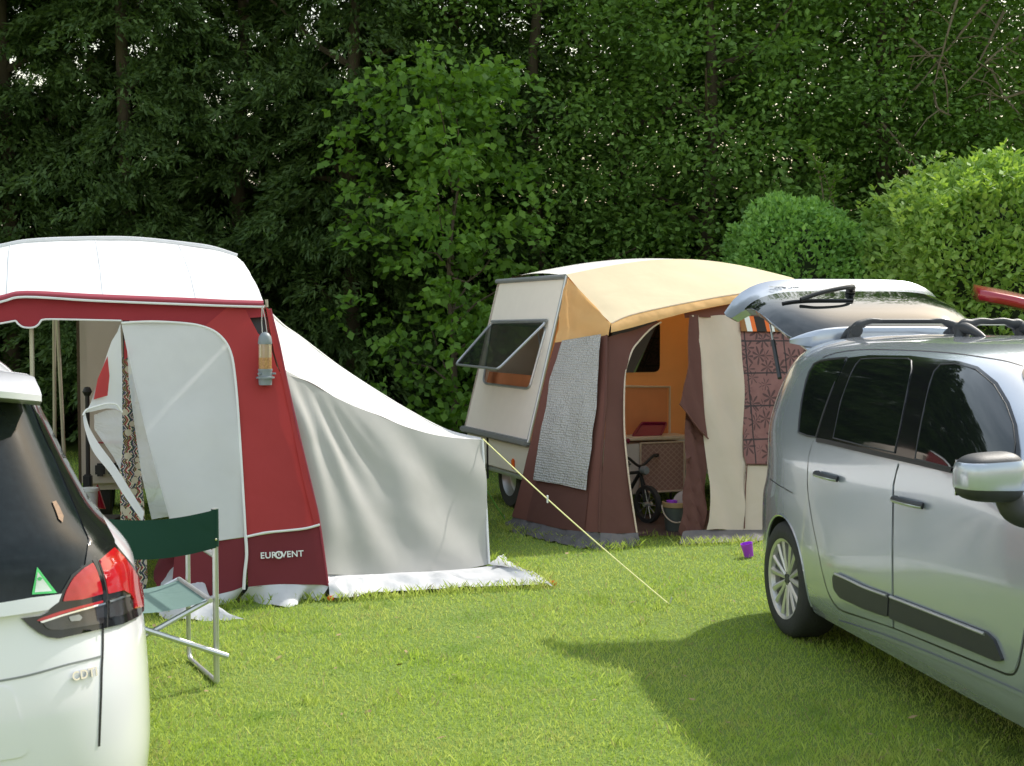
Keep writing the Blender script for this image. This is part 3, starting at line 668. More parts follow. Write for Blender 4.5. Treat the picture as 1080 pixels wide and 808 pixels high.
Y = 13.6; b2 = thing('long_hedge', 'long bright green hedge with tall new growth at the right edge', 'hedge', (colx(1075, Y) + .35, Y + .2, 0))
vs, fs = core(1.75, 1.0, 1.35, 1.6); link('light_block_core', vs, fs, M['hedge_core'], b2, local=True)  # dark core added inside this hedge to stop light passing
rngh = np.random.default_rng(9)
lv = [blob_leaves(1.95, 1.15, 1.66, 1.62, 64000, .085, .05, 7, .16)]
P = []; D = []
for i in range(230):       # new growth standing out of the top
    x, y_ = rngh.uniform(-1.8, 1.9), rngh.uniform(-1.0, .7); zt = 1.62 + 1.66 * math.sqrt(max(.05, 1 - (x / 2.15) ** 4)) * .93 - .25 * y_ * y_
    hh = .10 + .25 * rngh.random(); n = 13; t = rngh.random(n); dr = np.array([rngh.normal() * .25, rngh.normal() * .25 - .1, 1.0])
    P.append(np.array([x, y_, zt]) + np.outer(t * hh, dr)); a = rngh.random(n) * 6.283; D.append(np.stack([np.cos(a), np.sin(a), .35 + .4 * rngh.random(n)], 1))
P, D = np.concatenate(P), np.concatenate(D); lv.append(leafset(P, D, .06 + .05 * rngh.random(len(P)), .032 + .02 * rngh.random(len(P)), rngh))
fastmesh('foliage', np.concatenate(lv), 4, M['hedge'], b2)
# lone upright shoots between bush and trees
Y = 14.9; sh = thing('sapling', 'thin upright sapling of pale leaves above the round bush', 'sapling', (colx(868, Y), Y, 0))
m = MB(); P = []; D = []
for (pts) in [[(872, 290), (868, 205), (858, 165), (850, 150)], [(874, 290), (874, 220), (880, 190), (884, 178)], [(878, 290), (882, 230), (868, 180), (862, 176)]]:
    q = cr([at(x, y_, Y) for x, y_ in pts], 8); q[0].z = max(.0, q[0].z); m.tube(q, [.012 - .008 * i / (len(q) - 1) for i in range(len(q))], 5)
    for p in q[4:]:
        for k in range(5): P.append(np.array(p - V((colx(868, Y), Y, 0))) + rngh.normal(size=3) * .012); a = rngh.random() * 6.283; D.append([math.cos(a), math.sin(a), .35])
m.tube([V((colx(868, Y), Y, 0)), at(874, 290, Y)], .016, 6)
m.build('stem', M['twig'], sh); P = np.array(P); D = np.array(D); fastmesh('foliage', leafset(P, D, .07 + .05 * rngh.random(len(P)), .03 + .02 * rngh.random(len(P)), rngh), 4, M['shoot'], sh)
# ------------------------------------------------------------------ maroon awning
fdir = V((-.963, -.27, 0)).normalized(); ddir = V((-.27, .963, 0)).normalized()
E1 = at(278, 323, 8.3); B1 = gp(345, 633); nf = fdir.cross(B1 - E1).normalized()
if nf.y > 0: nf = -nf
AF = (E1, nf)                                     # front wall, leaning out a little
AFV = (E1, V((fdir.y, -fdir.x, 0)).normalized() if V((fdir.y, -fdir.x, 0)).y < 0 else -V((fdir.y, -fdir.x, 0)).normalized())
R0 = at(250, 272, 10.5); AR = (R0, AFV[1])         # plane of the caravan side
aw = thing('maroon_awning', 'maroon and grey caravan awning with white roof and half open door flap', 'awning', (-2.4, 8.6, 0))
def wr(a, s, seed=0, fold=None):
    def f(p):
        d = a * fbm(p + V((seed, 0, 0)), s)
        if fold: d += fold[0] * math.sin(p.dot(V(fold[1])) * fold[2] + 2 * noise.noise(p * 1.5)) * (.4 + .6 * abs(noise.noise(p * .9 + V((3, 1, seed)))))
        return d
    return f
eave_px = [(278, 319), (240, 318), (200, 316), (100, 312), (27, 309), (0, 314), (-60, 326), (-130, 340)]
rear_px = [(250, 272), (225, 264), (200, 260), (140, 254), (80, 254), (30, 256.5), (0, 262), (-60, 274), (-110, 286)]
eave = cr([pl(x, y, AFV) for x, y in eave_px], 6); rear = cr([pl(x, y, AR) for x, y in rear_px], 6)
rf = ruled('roof', eave, rear, M['white_fab'], aw, 50, 16, disp=lambda p, u, t: V((0, 0, .012 * fbm(p, 2.2))), sag=-.05)
ea_, ra_ = resample(eave, 50), resample(rear, 50)
for u_ in (9, 21, 33, 44):
    MB().tube([ea_[u_].lerp(ra_[u_], t) + V((0, 0, .05 * 4 * t * (1 - t) + .012 * fbm(ea_[u_].lerp(ra_[u_], t), 2.2) + .002)) for t in np.linspace(0, 1, 14)], .0035, 5).build('roof_seam', M['grey_fab'], aw)
MB().tube([p + V((0, 0, .015)) for p in rear], .018, 8).build('roof_edge', M['grey_fab'], aw)
vt = [(278, 317), (240, 316), (200, 314), (100, 310), (27, 306.5), (0, 311.5), (-60, 323)]; vb = [(278, 323), (240, 322), (200, 320.5), (100, 316.5), (27, 312.5), (0, 318), (-60, 330)]
A_, B_ = pxline(vt, AFV, .0), pxline(vb, AFV, .03)
ruled('valance', A_, B_, M['maroon_lt'], aw, 60, 6, sag=.022, sagdir=V((.1, -1, 0)))
MB().tube(pxline([(x, y + .8) for x, y in vb], AFV, .035), .008, 6).build('valance_piping', M['piping'], aw)
# fascia with the scallop
fas = [(-60, 330), (0, 318), (27, 312.5), (100, 316.5), (200, 320.5), (278, 323), (281, 352), (256, 327), (250, 345), (232, 352), (215, 345), (197, 341), (160, 339), (128, 338), (60, 336.5), (46, 337)]
scal = [(43, 339), (41, 342), (37, 345), (31, 346), (24, 345), (19, 341.5), (17, 339)]
fas2 = fas[:6] + [(281, 334), (255, 336), (236, 341), (228, 350), (215, 345), (197, 341), (160, 339), (128, 338), (60, 336.5), (46, 337)] + scal + [(14, 338.5), (0, 341), (-60, 351)]
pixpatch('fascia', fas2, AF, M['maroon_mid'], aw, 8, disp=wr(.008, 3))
MB().tube(pxline([(128, 338.4), (60, 337), (46, 337.4)] + scal + [(14, 339), (0, 341.5), (-60, 351.5)], AF, .006, 4), .006, 6).build('fascia_piping', M['piping'], aw)
# light grey door panel
arch = [(128, 341), (160, 339.5), (197, 341.5), (215, 345), (228, 351), (238, 361), (244, 374), (247, 390), (250, 420), (254, 480), (257, 530), (259, 566)]
pixpatch('door_panel', arch + [(227, 571), (185, 573), (178, 545), (168, 510), (156, 465), (143, 410), (133, 365)], AF, M['grey_fab'], aw, 9, disp=wr(.02, 1.6, 2, (.012, (1, 0, .55), 11)))
MB().tube(pxline(arch, AF, .008, 4), .008, 6).build('door_piping', M['piping'], aw)
pixpatch('clear_window_strip', [(134, 366), (143, 410), (156, 465), (168, 510), (178, 545), (160, 548), (149, 500), (142, 450), (136, 405)], AF, M['vinyl'], aw, 6, off=.015, disp=wr(.02, 4))
# maroon corner panel
pixpatch('corner_panel', [(215, 345), (228, 351), (238, 361), (244, 374), (247, 390), (250, 420), (254, 480), (257, 530), (259, 566), (300, 560), (336, 553.5), (325, 505), (312, 448), (303, 408), (291, 385), (284, 362), (272, 352), (259, 327), (240, 324)], AF, M['maroon'], aw, 8, off=.003, disp=wr(.018, 2.0, 5))
pixpatch('corner_gap_patch', [(259, 327), (278, 324), (284, 362), (272, 352)], AF, M['dark_plastic'], aw, 6, off=-.05)  # dark patch added to fill the see-through gap at the corner
pixpatch('edge_strip', [(280, 324), (285, 328), (294, 362), (303, 405), (316, 462), (329, 516), (337, 553), (331, 553.5), (318, 500), (306, 440), (298, 402), (289, 372)], AF, M['maroon'], aw, 7, off=.012, disp=wr(.008, 3, 7))
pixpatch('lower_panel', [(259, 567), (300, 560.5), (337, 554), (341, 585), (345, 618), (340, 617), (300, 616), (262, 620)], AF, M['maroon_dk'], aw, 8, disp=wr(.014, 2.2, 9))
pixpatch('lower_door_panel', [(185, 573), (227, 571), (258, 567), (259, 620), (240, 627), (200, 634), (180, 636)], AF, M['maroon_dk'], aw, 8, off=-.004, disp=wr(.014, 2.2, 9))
MB().tube(pxline([(259, 566.5), (280, 562), (300, 560), (322, 557.5), (337, 553.5)], AF, .012, 5), .008, 6).build('band_piping', M['piping'], aw)
MB().tube(pxline([(259, 566), (260, 585), (258, 605), (257, 622)], AF, .012, 5), .010, 6).build('door_zip', M['piping'], aw)
MB().tube(pxline([(285, 326), (294, 362), (303, 405), (316, 462), (329, 516), (337, 553), (346, 618)], AF, .008, 5), .007, 6).build('edge_piping', M['maroon_lt'], aw)
cA = pl(277, 586.5, AF, .018); cB = pl(314, 584.5, AF, .018); xd = (cB - cA).normalized(); ud = (pl(295, 570, AF) - pl(297, 600, AF)).normalized()
text('brand_lettering', 'EUR', M['piping'], aw, cA + xd * .033, xd, ud, .052)
text('brand_lettering', 'VENT', M['piping'], aw, cA + xd * .176, xd, ud, .052)
oc = cA + xd * .095; zz = xd.cross(ud).normalized()
MB().tube([oc + (xd * math.cos(a) + ud * math.sin(a)) * .019 for a in np.linspace(0, 6.283, 20, endpoint=False)], .0055, 6, closed=True).add([], []).build('brand_emblem', M['piping'], aw)
MB().tube([oc + ud * .010, oc - ud * .004], .004, 6).build('brand_emblem', M['piping'], aw)
# mud skirt along the bottom
lo = pxline([(262, 619), (300, 616), (340, 617), (346, 617)], AF, .0, 8); lb = [V((p.x, p.y, .005)) for p in cr([gp(252, 634), (gp(285, 637)), gp(305, 640), gp(322, 632), gp(338, 633)], 8)]
ruled('mud_skirt', lo, lb, M['skirt_grey'], aw, 30, 9, disp=lambda p, u, t: V((.02 * fbm(p, 9), -.05 * t * abs(math.sin(u * 9 + 3 * noise.noise(p * 3))), .012 * fbm(p, 11) * t)))
lo = pxline([(180, 636), (200, 634), (240, 627), (258, 620)], AF, .0, 8); lb = [gp(165, 648), gp(190, 647), gp(225, 641), gp(248, 636)]
ruled('mud_skirt', lo, lb, M['skirt_grey'], aw, 30, 7, disp=lambda p, u, t: V((.02 * fbm(p, 9), -.02 * t * abs(math.sin(u * 9)), .01)))
# tie-down strap and pegs
MB().box(gp(258, 634) + V((0, 0, .05)), (.04, .02, .10), bev=.005).build('peg_strap', M['dark_plastic'], aw)
MB().box(gp(344, 632) + V((0, 0, .05)), (.035, .02, .09), bev=.005).build('peg_strap', M['dark_plastic'], aw)
MB().box(gp(349, 634) + V((0, 0, .02)), (.04, .05, .03), bev=.008).build('peg_loop', M['orange_plastic'], aw)
# unzipped door flap folded outwards
fp = lambda px, py, off: pl(px, py, AF, off)
fl = [(127, 343), (124, 352), (118, 363), (111, 385), (103, 410), (97, 430), (92, 441), (101, 438), (112, 434), (121, 433), (129, 436), (129, 400), (128, 370)]
pixpatch('door_flap', fl, lambda px, py: (pl(px, py, AF, .04 + .16 * max(0, (127 - px) / 36)), AF[1]), M['grey_fab'], aw, 5, disp=wr(.012, 6))
pixpatch('flap_stripe', [(114, 380), (104, 405), (100, 427), (114, 421), (116, 400)], lambda px, py: (pl(px, py, AF, .06 + .16 * max(0, (127 - px) / 36)), AF[1]), M['maroon'], aw, 5)
pixpatch('clear_flap_window', [(100, 440), (112, 435), (121, 434), (129, 438), (130, 470), (127, 498), (120, 484), (110, 470), (100, 455)], AF, M['vinyl'], aw, 5, off=.09, disp=wr(.03, 6))
A_ = cr([fp(91, 441, .2), fp(96, 457, .19), fp(107, 474, .17), fp(122, 495, .14), fp(138, 520, .10), fp(152, 541, .07)], 6)
B_ = cr([fp(89, 446, .2), fp(92, 462, .24), fp(100, 482, .24), fp(116, 503, .2), (fp(133, 528, .15)), fp(150, 552, .1)], 6)
ruled('flap_strip', A_, B_, M['grey_fab'], aw, 30, 5, disp=lambda p, u, t: V((0, .012 * fbm(p, 5), 0)))
MB().tube(cr([fp(89, 444, .2), fp(93, 438, .2), fp(103, 434, .18), fp(114, 430, .14), fp(123, 430, .10), fp(129, 437, .07)], 5), .006, 6).build('flap_hem', M['piping'], aw)
# patterned curtain in the gap
pixpatch('patterned_curtain', [(128, 370), (138, 378), (143, 430), (148, 480), (152, 530), (156, 610), (148, 640), (128, 620), (126, 500), (128, 430)], AF, M['kilim'], aw, 5, off=-.14, disp=wr(.01, 3, 1, (.03, (1, .2, 0), 42)))
pixpatch('curtain_pelmet', [(131, 358), (142, 370), (131, 379)], AF, M['maroon'], aw, 4, off=-.02)
# crumpled lower door roll behind the chair
A_ = cr([gp(158, 628) + V((0, .12, .14)), gp(172, 622) + V((0, .1, .26)), gp(190, 620) + V((0, .1, .25)), gp(216, 626) + V((0, .05, .22))], 8)
B_ = cr([gp(166, 640) + V((0, 0, .13)), gp(182, 640) + V((0, 0, .10)), gp(200, 640) + V((0, 0, .12)), gp(220, 640) + V((0, 0, .10))], 8)
ruled('rolled_door', A_, B_, M['maroon_dk'], aw, 26, 12, disp=lambda p, u, t: V((0, -.05 * math.sin(t * 3.14), .02 * fbm(p, 7))))
A_ = cr([gp(172, 634) + V((0, 0, .12)), gp(193, 628) + V((0, 0, .24)), gp(208, 630) + V((0, 0, .20)), gp(222, 645) + V((0, 0, .05))], 8)
B_ = cr([gp(168, 652), gp(195, 655), gp(222, 655), gp(258, 656)], 8)
ruled('loose_skirt', A_, B_, M['skirt_white'], aw, 26, 12, disp=lambda p, u, t: V((0, -.05 * math.sin(t * 3.14), .025 * fbm(p, 8) + .015)))
# side walls and poles
E2 = E1 + ddir * 2.2; ends = [E1 - V((0, 0, .02)), R0 - V((0, 0, .02))]
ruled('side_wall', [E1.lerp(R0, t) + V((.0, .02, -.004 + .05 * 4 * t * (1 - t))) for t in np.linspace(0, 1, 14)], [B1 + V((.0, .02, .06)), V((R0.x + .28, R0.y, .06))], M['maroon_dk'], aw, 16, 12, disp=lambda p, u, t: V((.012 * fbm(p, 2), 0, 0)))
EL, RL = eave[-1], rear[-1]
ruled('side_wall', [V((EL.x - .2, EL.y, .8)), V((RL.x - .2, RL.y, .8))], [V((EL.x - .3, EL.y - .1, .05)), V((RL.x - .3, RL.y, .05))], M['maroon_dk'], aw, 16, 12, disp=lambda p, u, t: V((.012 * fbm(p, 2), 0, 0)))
for px, top, Y, lean in [(33, 344, 8.0, .0), (57, 338, 9.9, -.02), (60, 338, 9.7, .06)]:
    a = at(px, top - 10, Y); MB().tube([a, V((a.x + lean, a.y, .0))], .014, 8).build('pole', M['cream_pole'], aw)
MB().tube([at(283, 326, 8.36), gp(343, 628) + V((-.02, .05, 0))], .013, 8).build('pole', M['cream_pole'], aw)
MB().tube([at(281, 316, 8.3), at(281.5, 324, 8.3)], .01, 6).build('pole_tip', M['cream_pole'], aw)
MB().tube([p + V((0, .05, -.03)) for p in eave], .014, 8).build('eave_pole', M['cream_pole'], aw)

# pale caravan at the back of the awning
K = at(83, 400, 10.3); cvd = -fdir
kr = thing('pale_caravan', 'pale pinkish caravan standing under the maroon awning, seen through the open door', 'caravan', (K.x + .6, K.y + 1, 0))
KP = (K, AFV[1]); kx = [cvd, ddir, V((0, 0, 1))]
W0 = 1.22
MB().box(V((K.x, K.y, 0)) + cvd * W0 / 2 + ddir * 1.0 + V((0, 0, 1.22)), (W0, 2.0, 1.72), kx, .06).build('body', M['pinkgrey'], kr)
MB().box(V((K.x, K.y, 0)) + cvd * .0 - ddir * .006 + V((0, 0, 1.2)), (.022, .02, 1.6), kx).build('corner_trim', M['wood'], kr)
p0 = V((K.x, K.y, 0)) - ddir * .008
MB().box(p0 + cvd * .36 + V((0, 0, 1.30)), (.05, .02, 1.4), kx).build('door_gap', M['black'], kr)
MB().box(p0 + cvd * .2 + V((0, 0, .74)), (.30, .012, .014), kx).build('red_stripe', M['red_paint'], kr)
MB().box(p0 + cvd * .75 + V((0, 0, 1.3)), (.5, .02, .5), kx, .02).build('window', M['glass_dark'], kr)
for s in (.15, .25): MB().box(p0 + cvd * s + V((0, 0, .53)) - ddir * .03, (.075, .06, .10), kx, .015).build('socket_box', M['dark_plastic'], kr)
for s in (.35, 1.65):
    for e in (.05, W0 - .25):
        MB().lathe([(.16, 0), (.27, .01), (.28, .05), (.28, .13), (.27, .17), (.16, .18), (.16, 0)], V((K.x, K.y, .28)) + ddir * s + cvd * e, cvd, 24).build('wheel', M['rubber'], kr)
pp = at(92, 470, 9.4); o = MB().tube([V((pp.x, pp.y, 0)), at(92, 414, 9.4)], .016, 8).lathe([(0, .035), (.02, .03), (.034, .0), (.02, -.03), (0, -.035)], at(92, 413, 9.4), seg=12)
t_ = thing('telescopic_pole', 'black telescopic pole with round knob standing inside the maroon awning', 'pole', (pp.x, pp.y, 0)); o.build('shaft', M['black'], t_)
MB().box(V((pp.x, pp.y, .55)), (.06, .05, .10), bev=.01).build('clamp', M['black'], t_)
# warning triangle, tub
wt = thing('warning_triangle', 'small red triangle standing below the grey boxes inside the maroon awning', 'warning sign', tuple(gp(103, 560)))
q = [at(103, 513, 9.0), at(96.5, 536, 9.0), at(109, 536, 9.0)]; MB().tube(q, .018, 6, closed=True).build('frame', M['red_paint'], wt)
MB().add([p + V((0, .01, 0)) for p in q], [[0, 1, 2]]).tube([at(103, 534, 9.02), gp(103, 572)], .012, 6).build('panel', M['red_paint'], wt)
tb = thing('food_tub', 'white lidded tub on a dark box just behind the green chair', 'tub', tuple(at(95, 545, 8.8)))
MB().lathe([(0, -.10), (.05, -.10), (.058, .09), (0, .09)], at(94, 532, 8.8), seg=20).build('tub', M['white_paint'], tb); MB().lathe([(0, .115), (.062, .11), (.064, .09), (.058, .088)], at(94, 532, 8.8), seg=20).build('lid', M['piping'], tb)
bx_ = at(98, 560, 8.85); t_ = thing('storage_box', 'dark storage box under the white tub inside the maroon awning', 'box', (bx_.x, bx_.y, 0))
zt = at(94, 542, 8.8).z - .1
zt = at(94, 532, 8.8).z - .10
MB().box((bx_.x, bx_.y, zt / 2), (.34, .4, zt - .004), bev=.02).build('box', M['dark_plastic'], t_); MB().box((bx_.x, bx_.y - .2, zt * .7), (.1, .02, .03), bev=.005).build('handle', M['black'], t_)

# bird feeder hanging from the corner
Yf = 8.15; fc = at(279.5, 364, Yf); zb = lambda y: at(279.5, y, Yf).z - fc.z
bf = thing('bird_feeder', 'tubular seed bird feeder hanging from the corner of the maroon awning', 'bird feeder', tuple(fc))
rt = 7.2 / F * Yf
MB().tube([at(276.5, 322, Yf), at(276, 340, Yf), at(277, 354, Yf)], .0035, 5).tube([at(276.5, 322, Yf), at(280, 338, Yf), at(282, 354, Yf)], .0025, 5).build('hanging_wire', M['alu'], bf)
MB().lathe([(0, zb(350)), (rt * .55, zb(351.5)), (rt * .9, zb(355)), (rt * 1.05, zb(361.5)), (rt, zb(363))], fc, seg=24).build('cap', M['grey_plastic'], bf)
MB().lathe([(rt * .95, zb(362)), (rt * .97, zb(377))], fc, seg=24).build('clear_tube', M['tube_clear'], bf)
MB().lathe([(0, zb(377)), (rt * .97, zb(377)), (rt * .97, zb(390)), (0, zb(390))], fc, seg=24).build('seed_column', M['seed'], bf)
MB().lathe([(rt * .97, zb(389)), (rt * 1.06, zb(389)), (rt * 1.06, zb(391)), (rt, zb(391)), (rt, zb(397)), (rt * 1.35, zb(397.5)), (rt * 1.35, zb(399)), (rt, zb(399)), (rt * .95, zb(406)), (0, zb(406))], fc, seg=24).build('base', M['grey_plastic'], bf)
for a in (0, 2.1, 4.2):
    d = V((math.cos(a), math.sin(a), 0)); MB().tube([fc + V((0, 0, zb(394))) + d * rt * .9, fc + V((0, 0, zb(394))) + d * rt * 1.55], .007, 6).build('perch', M['grey_plastic'], bf)

# ------------------------------------------------------------------ grey annexe
aB, aC = gp(347, 632), gp(517, 598); aA = at(287, 337, 8.36); XP = plane3(aA, aB, aC)
an = thing('grey_annexe', 'pale grey sloping tent annexe attached to the right side of the maroon awning', 'annexe', (-.6, 9.3, 0))
seam = [(287, 339), (297, 388), (322, 401), (357, 421), (395, 437), (433, 452), (472, 461), (508, 464)]
outl = [(286, 331), (300, 344), (318, 356.5), (357, 386), (395, 411), (433, 434), (472, 454), (507, 462.5)]
bot = [(347, 612), (380, 606), (420, 604), (455, 602.5), (490, 600), (515, 597)]
sm = cr([pl(x, y, XP) for x, y in [(297, 388), (322, 401), (357, 421), (395, 437), (433, 452), (472, 461), (509, 463.5)]], 6)
bt_ = cr([pl(x, y, XP) for x, y in [(343, 606), (375, 606.5), (420, 604), (455, 602.5), (490, 600), (516, 595)]], 6)
def afold(p, u, t):
    k = 1 - min(1, (u * .75 + .1)); s_ = math.sin(t * 6 - u * 13 + 2.0 * noise.noise(p * 1.6)) * .020 * min(1, 4 * t * (1 - t) + .15)
    ray_ = .030 * math.sin(u * 30 / (.35 + t) + 2 * noise.noise(p * 1.1)) * max(0, 1 - u * 2.2) * min(1, t * 3) * (1 - t * .6)
    return XP[1] * (s_ + ray_ + .010 * fbm(p, 2.3))
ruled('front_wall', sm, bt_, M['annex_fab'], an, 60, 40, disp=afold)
yo = [.9, 1.0, 1.1, 1.25, 1.35, 1.45, 1.55, 1.6]
rb = cr([at(x, y, pl(x, y, XP).y + k) for (x, y), k in zip(outl, yo)], 6); sm2 = cr([pl(x, y, XP) for x, y in [(288, 345), (297, 388), (322, 401), (357, 421), (395, 437), (433, 452), (472, 461), (509, 463.5)]], 6)
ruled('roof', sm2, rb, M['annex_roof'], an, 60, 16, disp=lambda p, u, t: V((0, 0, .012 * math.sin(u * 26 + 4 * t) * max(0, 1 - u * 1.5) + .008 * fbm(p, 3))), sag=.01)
MB().tube(rb, .008, 6).build('ridge_seam', M['annex_roof'], an)
rbg = [V((p.x + .02, p.y + .25, .04)) for p in rb]
ruled('back_wall', rb, rbg, M['annex_fab'], an, 30, 8)
ruled('end_wall', [sm[-1], rb[-1]], [bt_[-1], V((bt_[-1].x + (rb[-1] - sm[-1]).x, rb[-1].y + .2, .04))], M['annex_fab'], an, 14, 10, disp=lambda p, u, t: V((.01 * fbm(p, 2), 0, 0)))
MB().tube([sm[-1], sm[-1].lerp(bt_[-1], .5), bt_[-1]], .009, 6).build('corner_seam', M['piping'], an)
pixpatch('side_gore', [(287, 339), (297, 388), (310, 440), (325, 505), (337, 553), (346, 622), (347, 606), (330, 520), (312, 430), (300, 390), (291, 352)], XP, M['annex_fab'], an, 6)
kb = [gp(349, 635), gp(375, 633), gp(395, 629), gp(440, 626), gp(500, 622.5), gp(545, 621), gp(583, 619)]
kb = cr([V((p.x, p.y, .02)) for p in kb], 6); kt = cr([pl(343, 606, XP), pl(375, 606.5, XP), pl(420, 604, XP), pl(455, 602.5, XP), pl(490, 600, XP), pl(516, 597, XP), gp(523, 596, .05)], 6)
ruled('ground_skirt', kt, kb, M['skirt_white'], an, 70, 10, disp=lambda p, u, t: V((.01 * fbm(p, 9), .012 * fbm(p, 7) * t, .040 * max(0, fbm(p, 6) + .25) * math.sin(t * 3.14) + .014 * t * abs(fbm(p, 12)))))
k1 = cr([pl(516, 596, XP), gp(523, 590, .04), gp(531, 585, .03)], 6); k2 = cr([gp(583, 618.5, .02), gp(570, 608, .03), gp(556, 605, .02), gp(545, 597, .03), gp(541, 598, .02), gp(533, 588, .02)], 6)
ruled('ground_skirt', k1, k2, M['skirt_white'], an, 30, 8, disp=lambda p, u, t: V((0, 0, .02 * abs(fbm(p, 9)))))
MB().box(gp(583, 618.5) + V((0, 0, .02)), (.05, .03, .03), bev=.008).build('peg_loop', M['orange_plastic'], an)
gr = thing('guy_rope', 'taut yellow guy rope running from the annexe corner to the lawn', 'guy rope', tuple(gp(707, 638)))
a, b_ = pl(508.5, 463.5, XP, .01), gp(707, 638.5); q = [a.lerp(b_, t) - V((0, 0, .02 * 4 * t * (1 - t))) for t in np.linspace(0, 1, 14)]
MB().tube(q, .0042, 6).build('rope', M['yellow_rope'], gr)
MB().box(q[5], (.012, .03, .05), bev=.003).build('runner', M['piping'], gr); MB().tube([b_ + V((.01, .0, .05)), b_ + V((-.01, 0, -.01))], .004, 6).build('peg', M['alu'], gr)
g2 = thing('guy_rope', 'short green guy rope behind the annexe near the caravan wheel', 'guy rope', tuple(gp(532, 547)))
MB().tube([at(510, 512, 10.6), gp(532, 547)], .006, 6).build('rope', M['green_rope'], g2); MB().tube([gp(532, 547) + V((0, 0, .03)), gp(532, 547) - V((0, 0, .01))], .005, 6).build('peg', M['alu'], g2)

# ------------------------------------------------------------------ folding caravan
c_ = V((.93, .37, 0)).normalized(); w_ = V((-.37, .93, 0)).normalized(); O = V((.138, 11.2, 0)); CW = 1.62
def cv(t, d, z): return O + c_ * t + w_ * d + V((0, 0, z))
cx_ = [c_, w_, V((0, 0, 1))]
EP = plane3(cv(0, 0, .66), cv(0, CW, .66), cv(.35, 0, 2.07))
fc_ = thing('folding_caravan', 'cream folding caravan with slanted end wall and propped open window', 'caravan', tuple(cv(1.4, .8, 0)), math.atan2(c_.y, c_.x))
win = rnd([(519.5, 341.5), (577, 345.5), (559, 410.5), (510.5, 404.5)], 5)
# end wall panel with a real window hole: strip ring between outline and window
outline = [(490.5, 452.5), (557.5, 467), (597, 291.5), (527.5, 296.5)]
def ringpatch(name, outer, hole, plane, mat, parent, step, off=0):
    ro = resample([V((*p, 0)) for p in outer] + [V((*outer[0], 0))], 121)[:-1]; rh = resample([V((*p[:2], 0)) for p in hole] + [V((*hole[0][:2], 0))], 121)[:-1]
    c0 = sum(rh, V((0, 0, 0))) / len(rh)
    key = lambda p: math.atan2(p.y - c0.y, p.x - c0.x)
    ro.sort(key=key); rh.sort(key=key); P = [pl(p.x, p.y, plane, off) for p in ro] + [pl(p.x, p.y, plane, off) for p in rh]; n = len(ro)
    fs = [[i, (i + 1) % n, n + (i + 1) % n, n + i] for i in range(n)]
    return link(name, P, fs, mat, parent, smooth=False)
ringpatch('end_wall', [outline[3], outline[2], outline[1], outline[0]], win, EP, M['cream_panel'], fc_, 5)
link('end_wall', [cv(2.95, 0, .66), cv(2.95, CW, .66), cv(2.6, CW, 2.07), cv(2.6, 0, 2.07)], [(0, 1, 2, 3)], M['cream_panel'], fc_, smooth=False)
link('far_wall', [cv(0, CW, .66), cv(2.95, CW, .66), cv(2.6, CW, 2.07), cv(.35, CW, 2.07)], [(0, 1, 2, 3)], M['cream_panel'], fc_, smooth=False)
wf = MB().tube([pl(p.x, p.y, EP, .008) for p in win], .012, 6, closed=True).build('window', M['alu'], fc_)
hx = [pl(521, 341, EP, .02), pl(578.5, 340, EP, .02)]; low = [hx[0] - c_ * .42 - V((0, 0, .40)), hx[1] - c_ * .42 - V((0, 0, .40))]
lowp = [at(480.5, 384.5, hx[0].y - .30), at(525.5, 389.5, hx[1].y - .17)]
pa = rnd([hx[0], hx[1], lowp[1], lowp[0]], .06)
link('open_pane', pa, [list(range(len(pa)))], M['pane'], wf, smooth=False)
MB().tube(pa, .012, 6, closed=True).build('pane_frame', M['alu'], wf)
MB().tube([pl(567, 348, EP, .0), pl(570, 380, EP, -.02)], .006, 6).build('stay', M['alu'], wf)
MB().tube([hx[0] + V((0, 0, .012)), hx[1] + V((0, 0, .012))], .014, 8).build('hinge_rail', M['grey_trim'], wf)
# dim interior behind the window
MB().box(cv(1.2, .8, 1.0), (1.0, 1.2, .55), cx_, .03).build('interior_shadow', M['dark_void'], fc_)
pixpatch('cushion', [(512, 404), (558, 410), (562, 396), (540, 394), (516, 392)], (EP[0] - EP[1] * .12, EP[1]), M['orange_dk'], fc_, 6)
# near wall (inside the awning): orange, with window
def wallquad(name, t0, t1, z0, z1, mat, off, r=.0, label=None):
    poly = [V((t0, z0)), V((t1, z0)), V((t1, z1)), V((t0, z1))]; poly = rnd(poly, r) if r else poly
    P = [cv(p.x, -off, p.y) for p in poly]; return link(name, P, [list(range(len(P)))], mat, fc_, smooth=False, uv=[(p.x, p.y) for p in poly])
link('near_wall', [cv(0, 0, .66), cv(2.95, 0, .66), cv(2.6, 0, 2.07), cv(.35, 0, 2.07)], [(0, 1, 2, 3)], M['orange_wall'], fc_, smooth=False)
def tpx(px): # position along the near wall seen at pixel column px
    k = (px - CX) / F; return (k * O.y - O.x) / (c_.x - k * c_.y)
def zpx(px, py): p = cv(tpx(px), 0, 0); return at(px, py, p.y).z
wallquad('side_window', tpx(640), tpx(695.5), zpx(680, 392.5), zpx(680, 338), M['glass_dark'], .010, .06)
wallquad('window_surround', tpx(636), tpx(699), zpx(680, 396), zpx(680, 334), M['orange_wall'], .005, .07)
wallquad('door_recess', tpx(655), tpx(704), zpx(680, 459), zpx(680, 410), M['orange_dk'], .006)
MB().tube([cv(tpx(706), -.012, zpx(706, 459)), cv(tpx(706), -.012, zpx(706, 408)), cv(tpx(650), -.012, zpx(660, 407))], .012, 6).build('recess_trim', M['beige'], fc_)
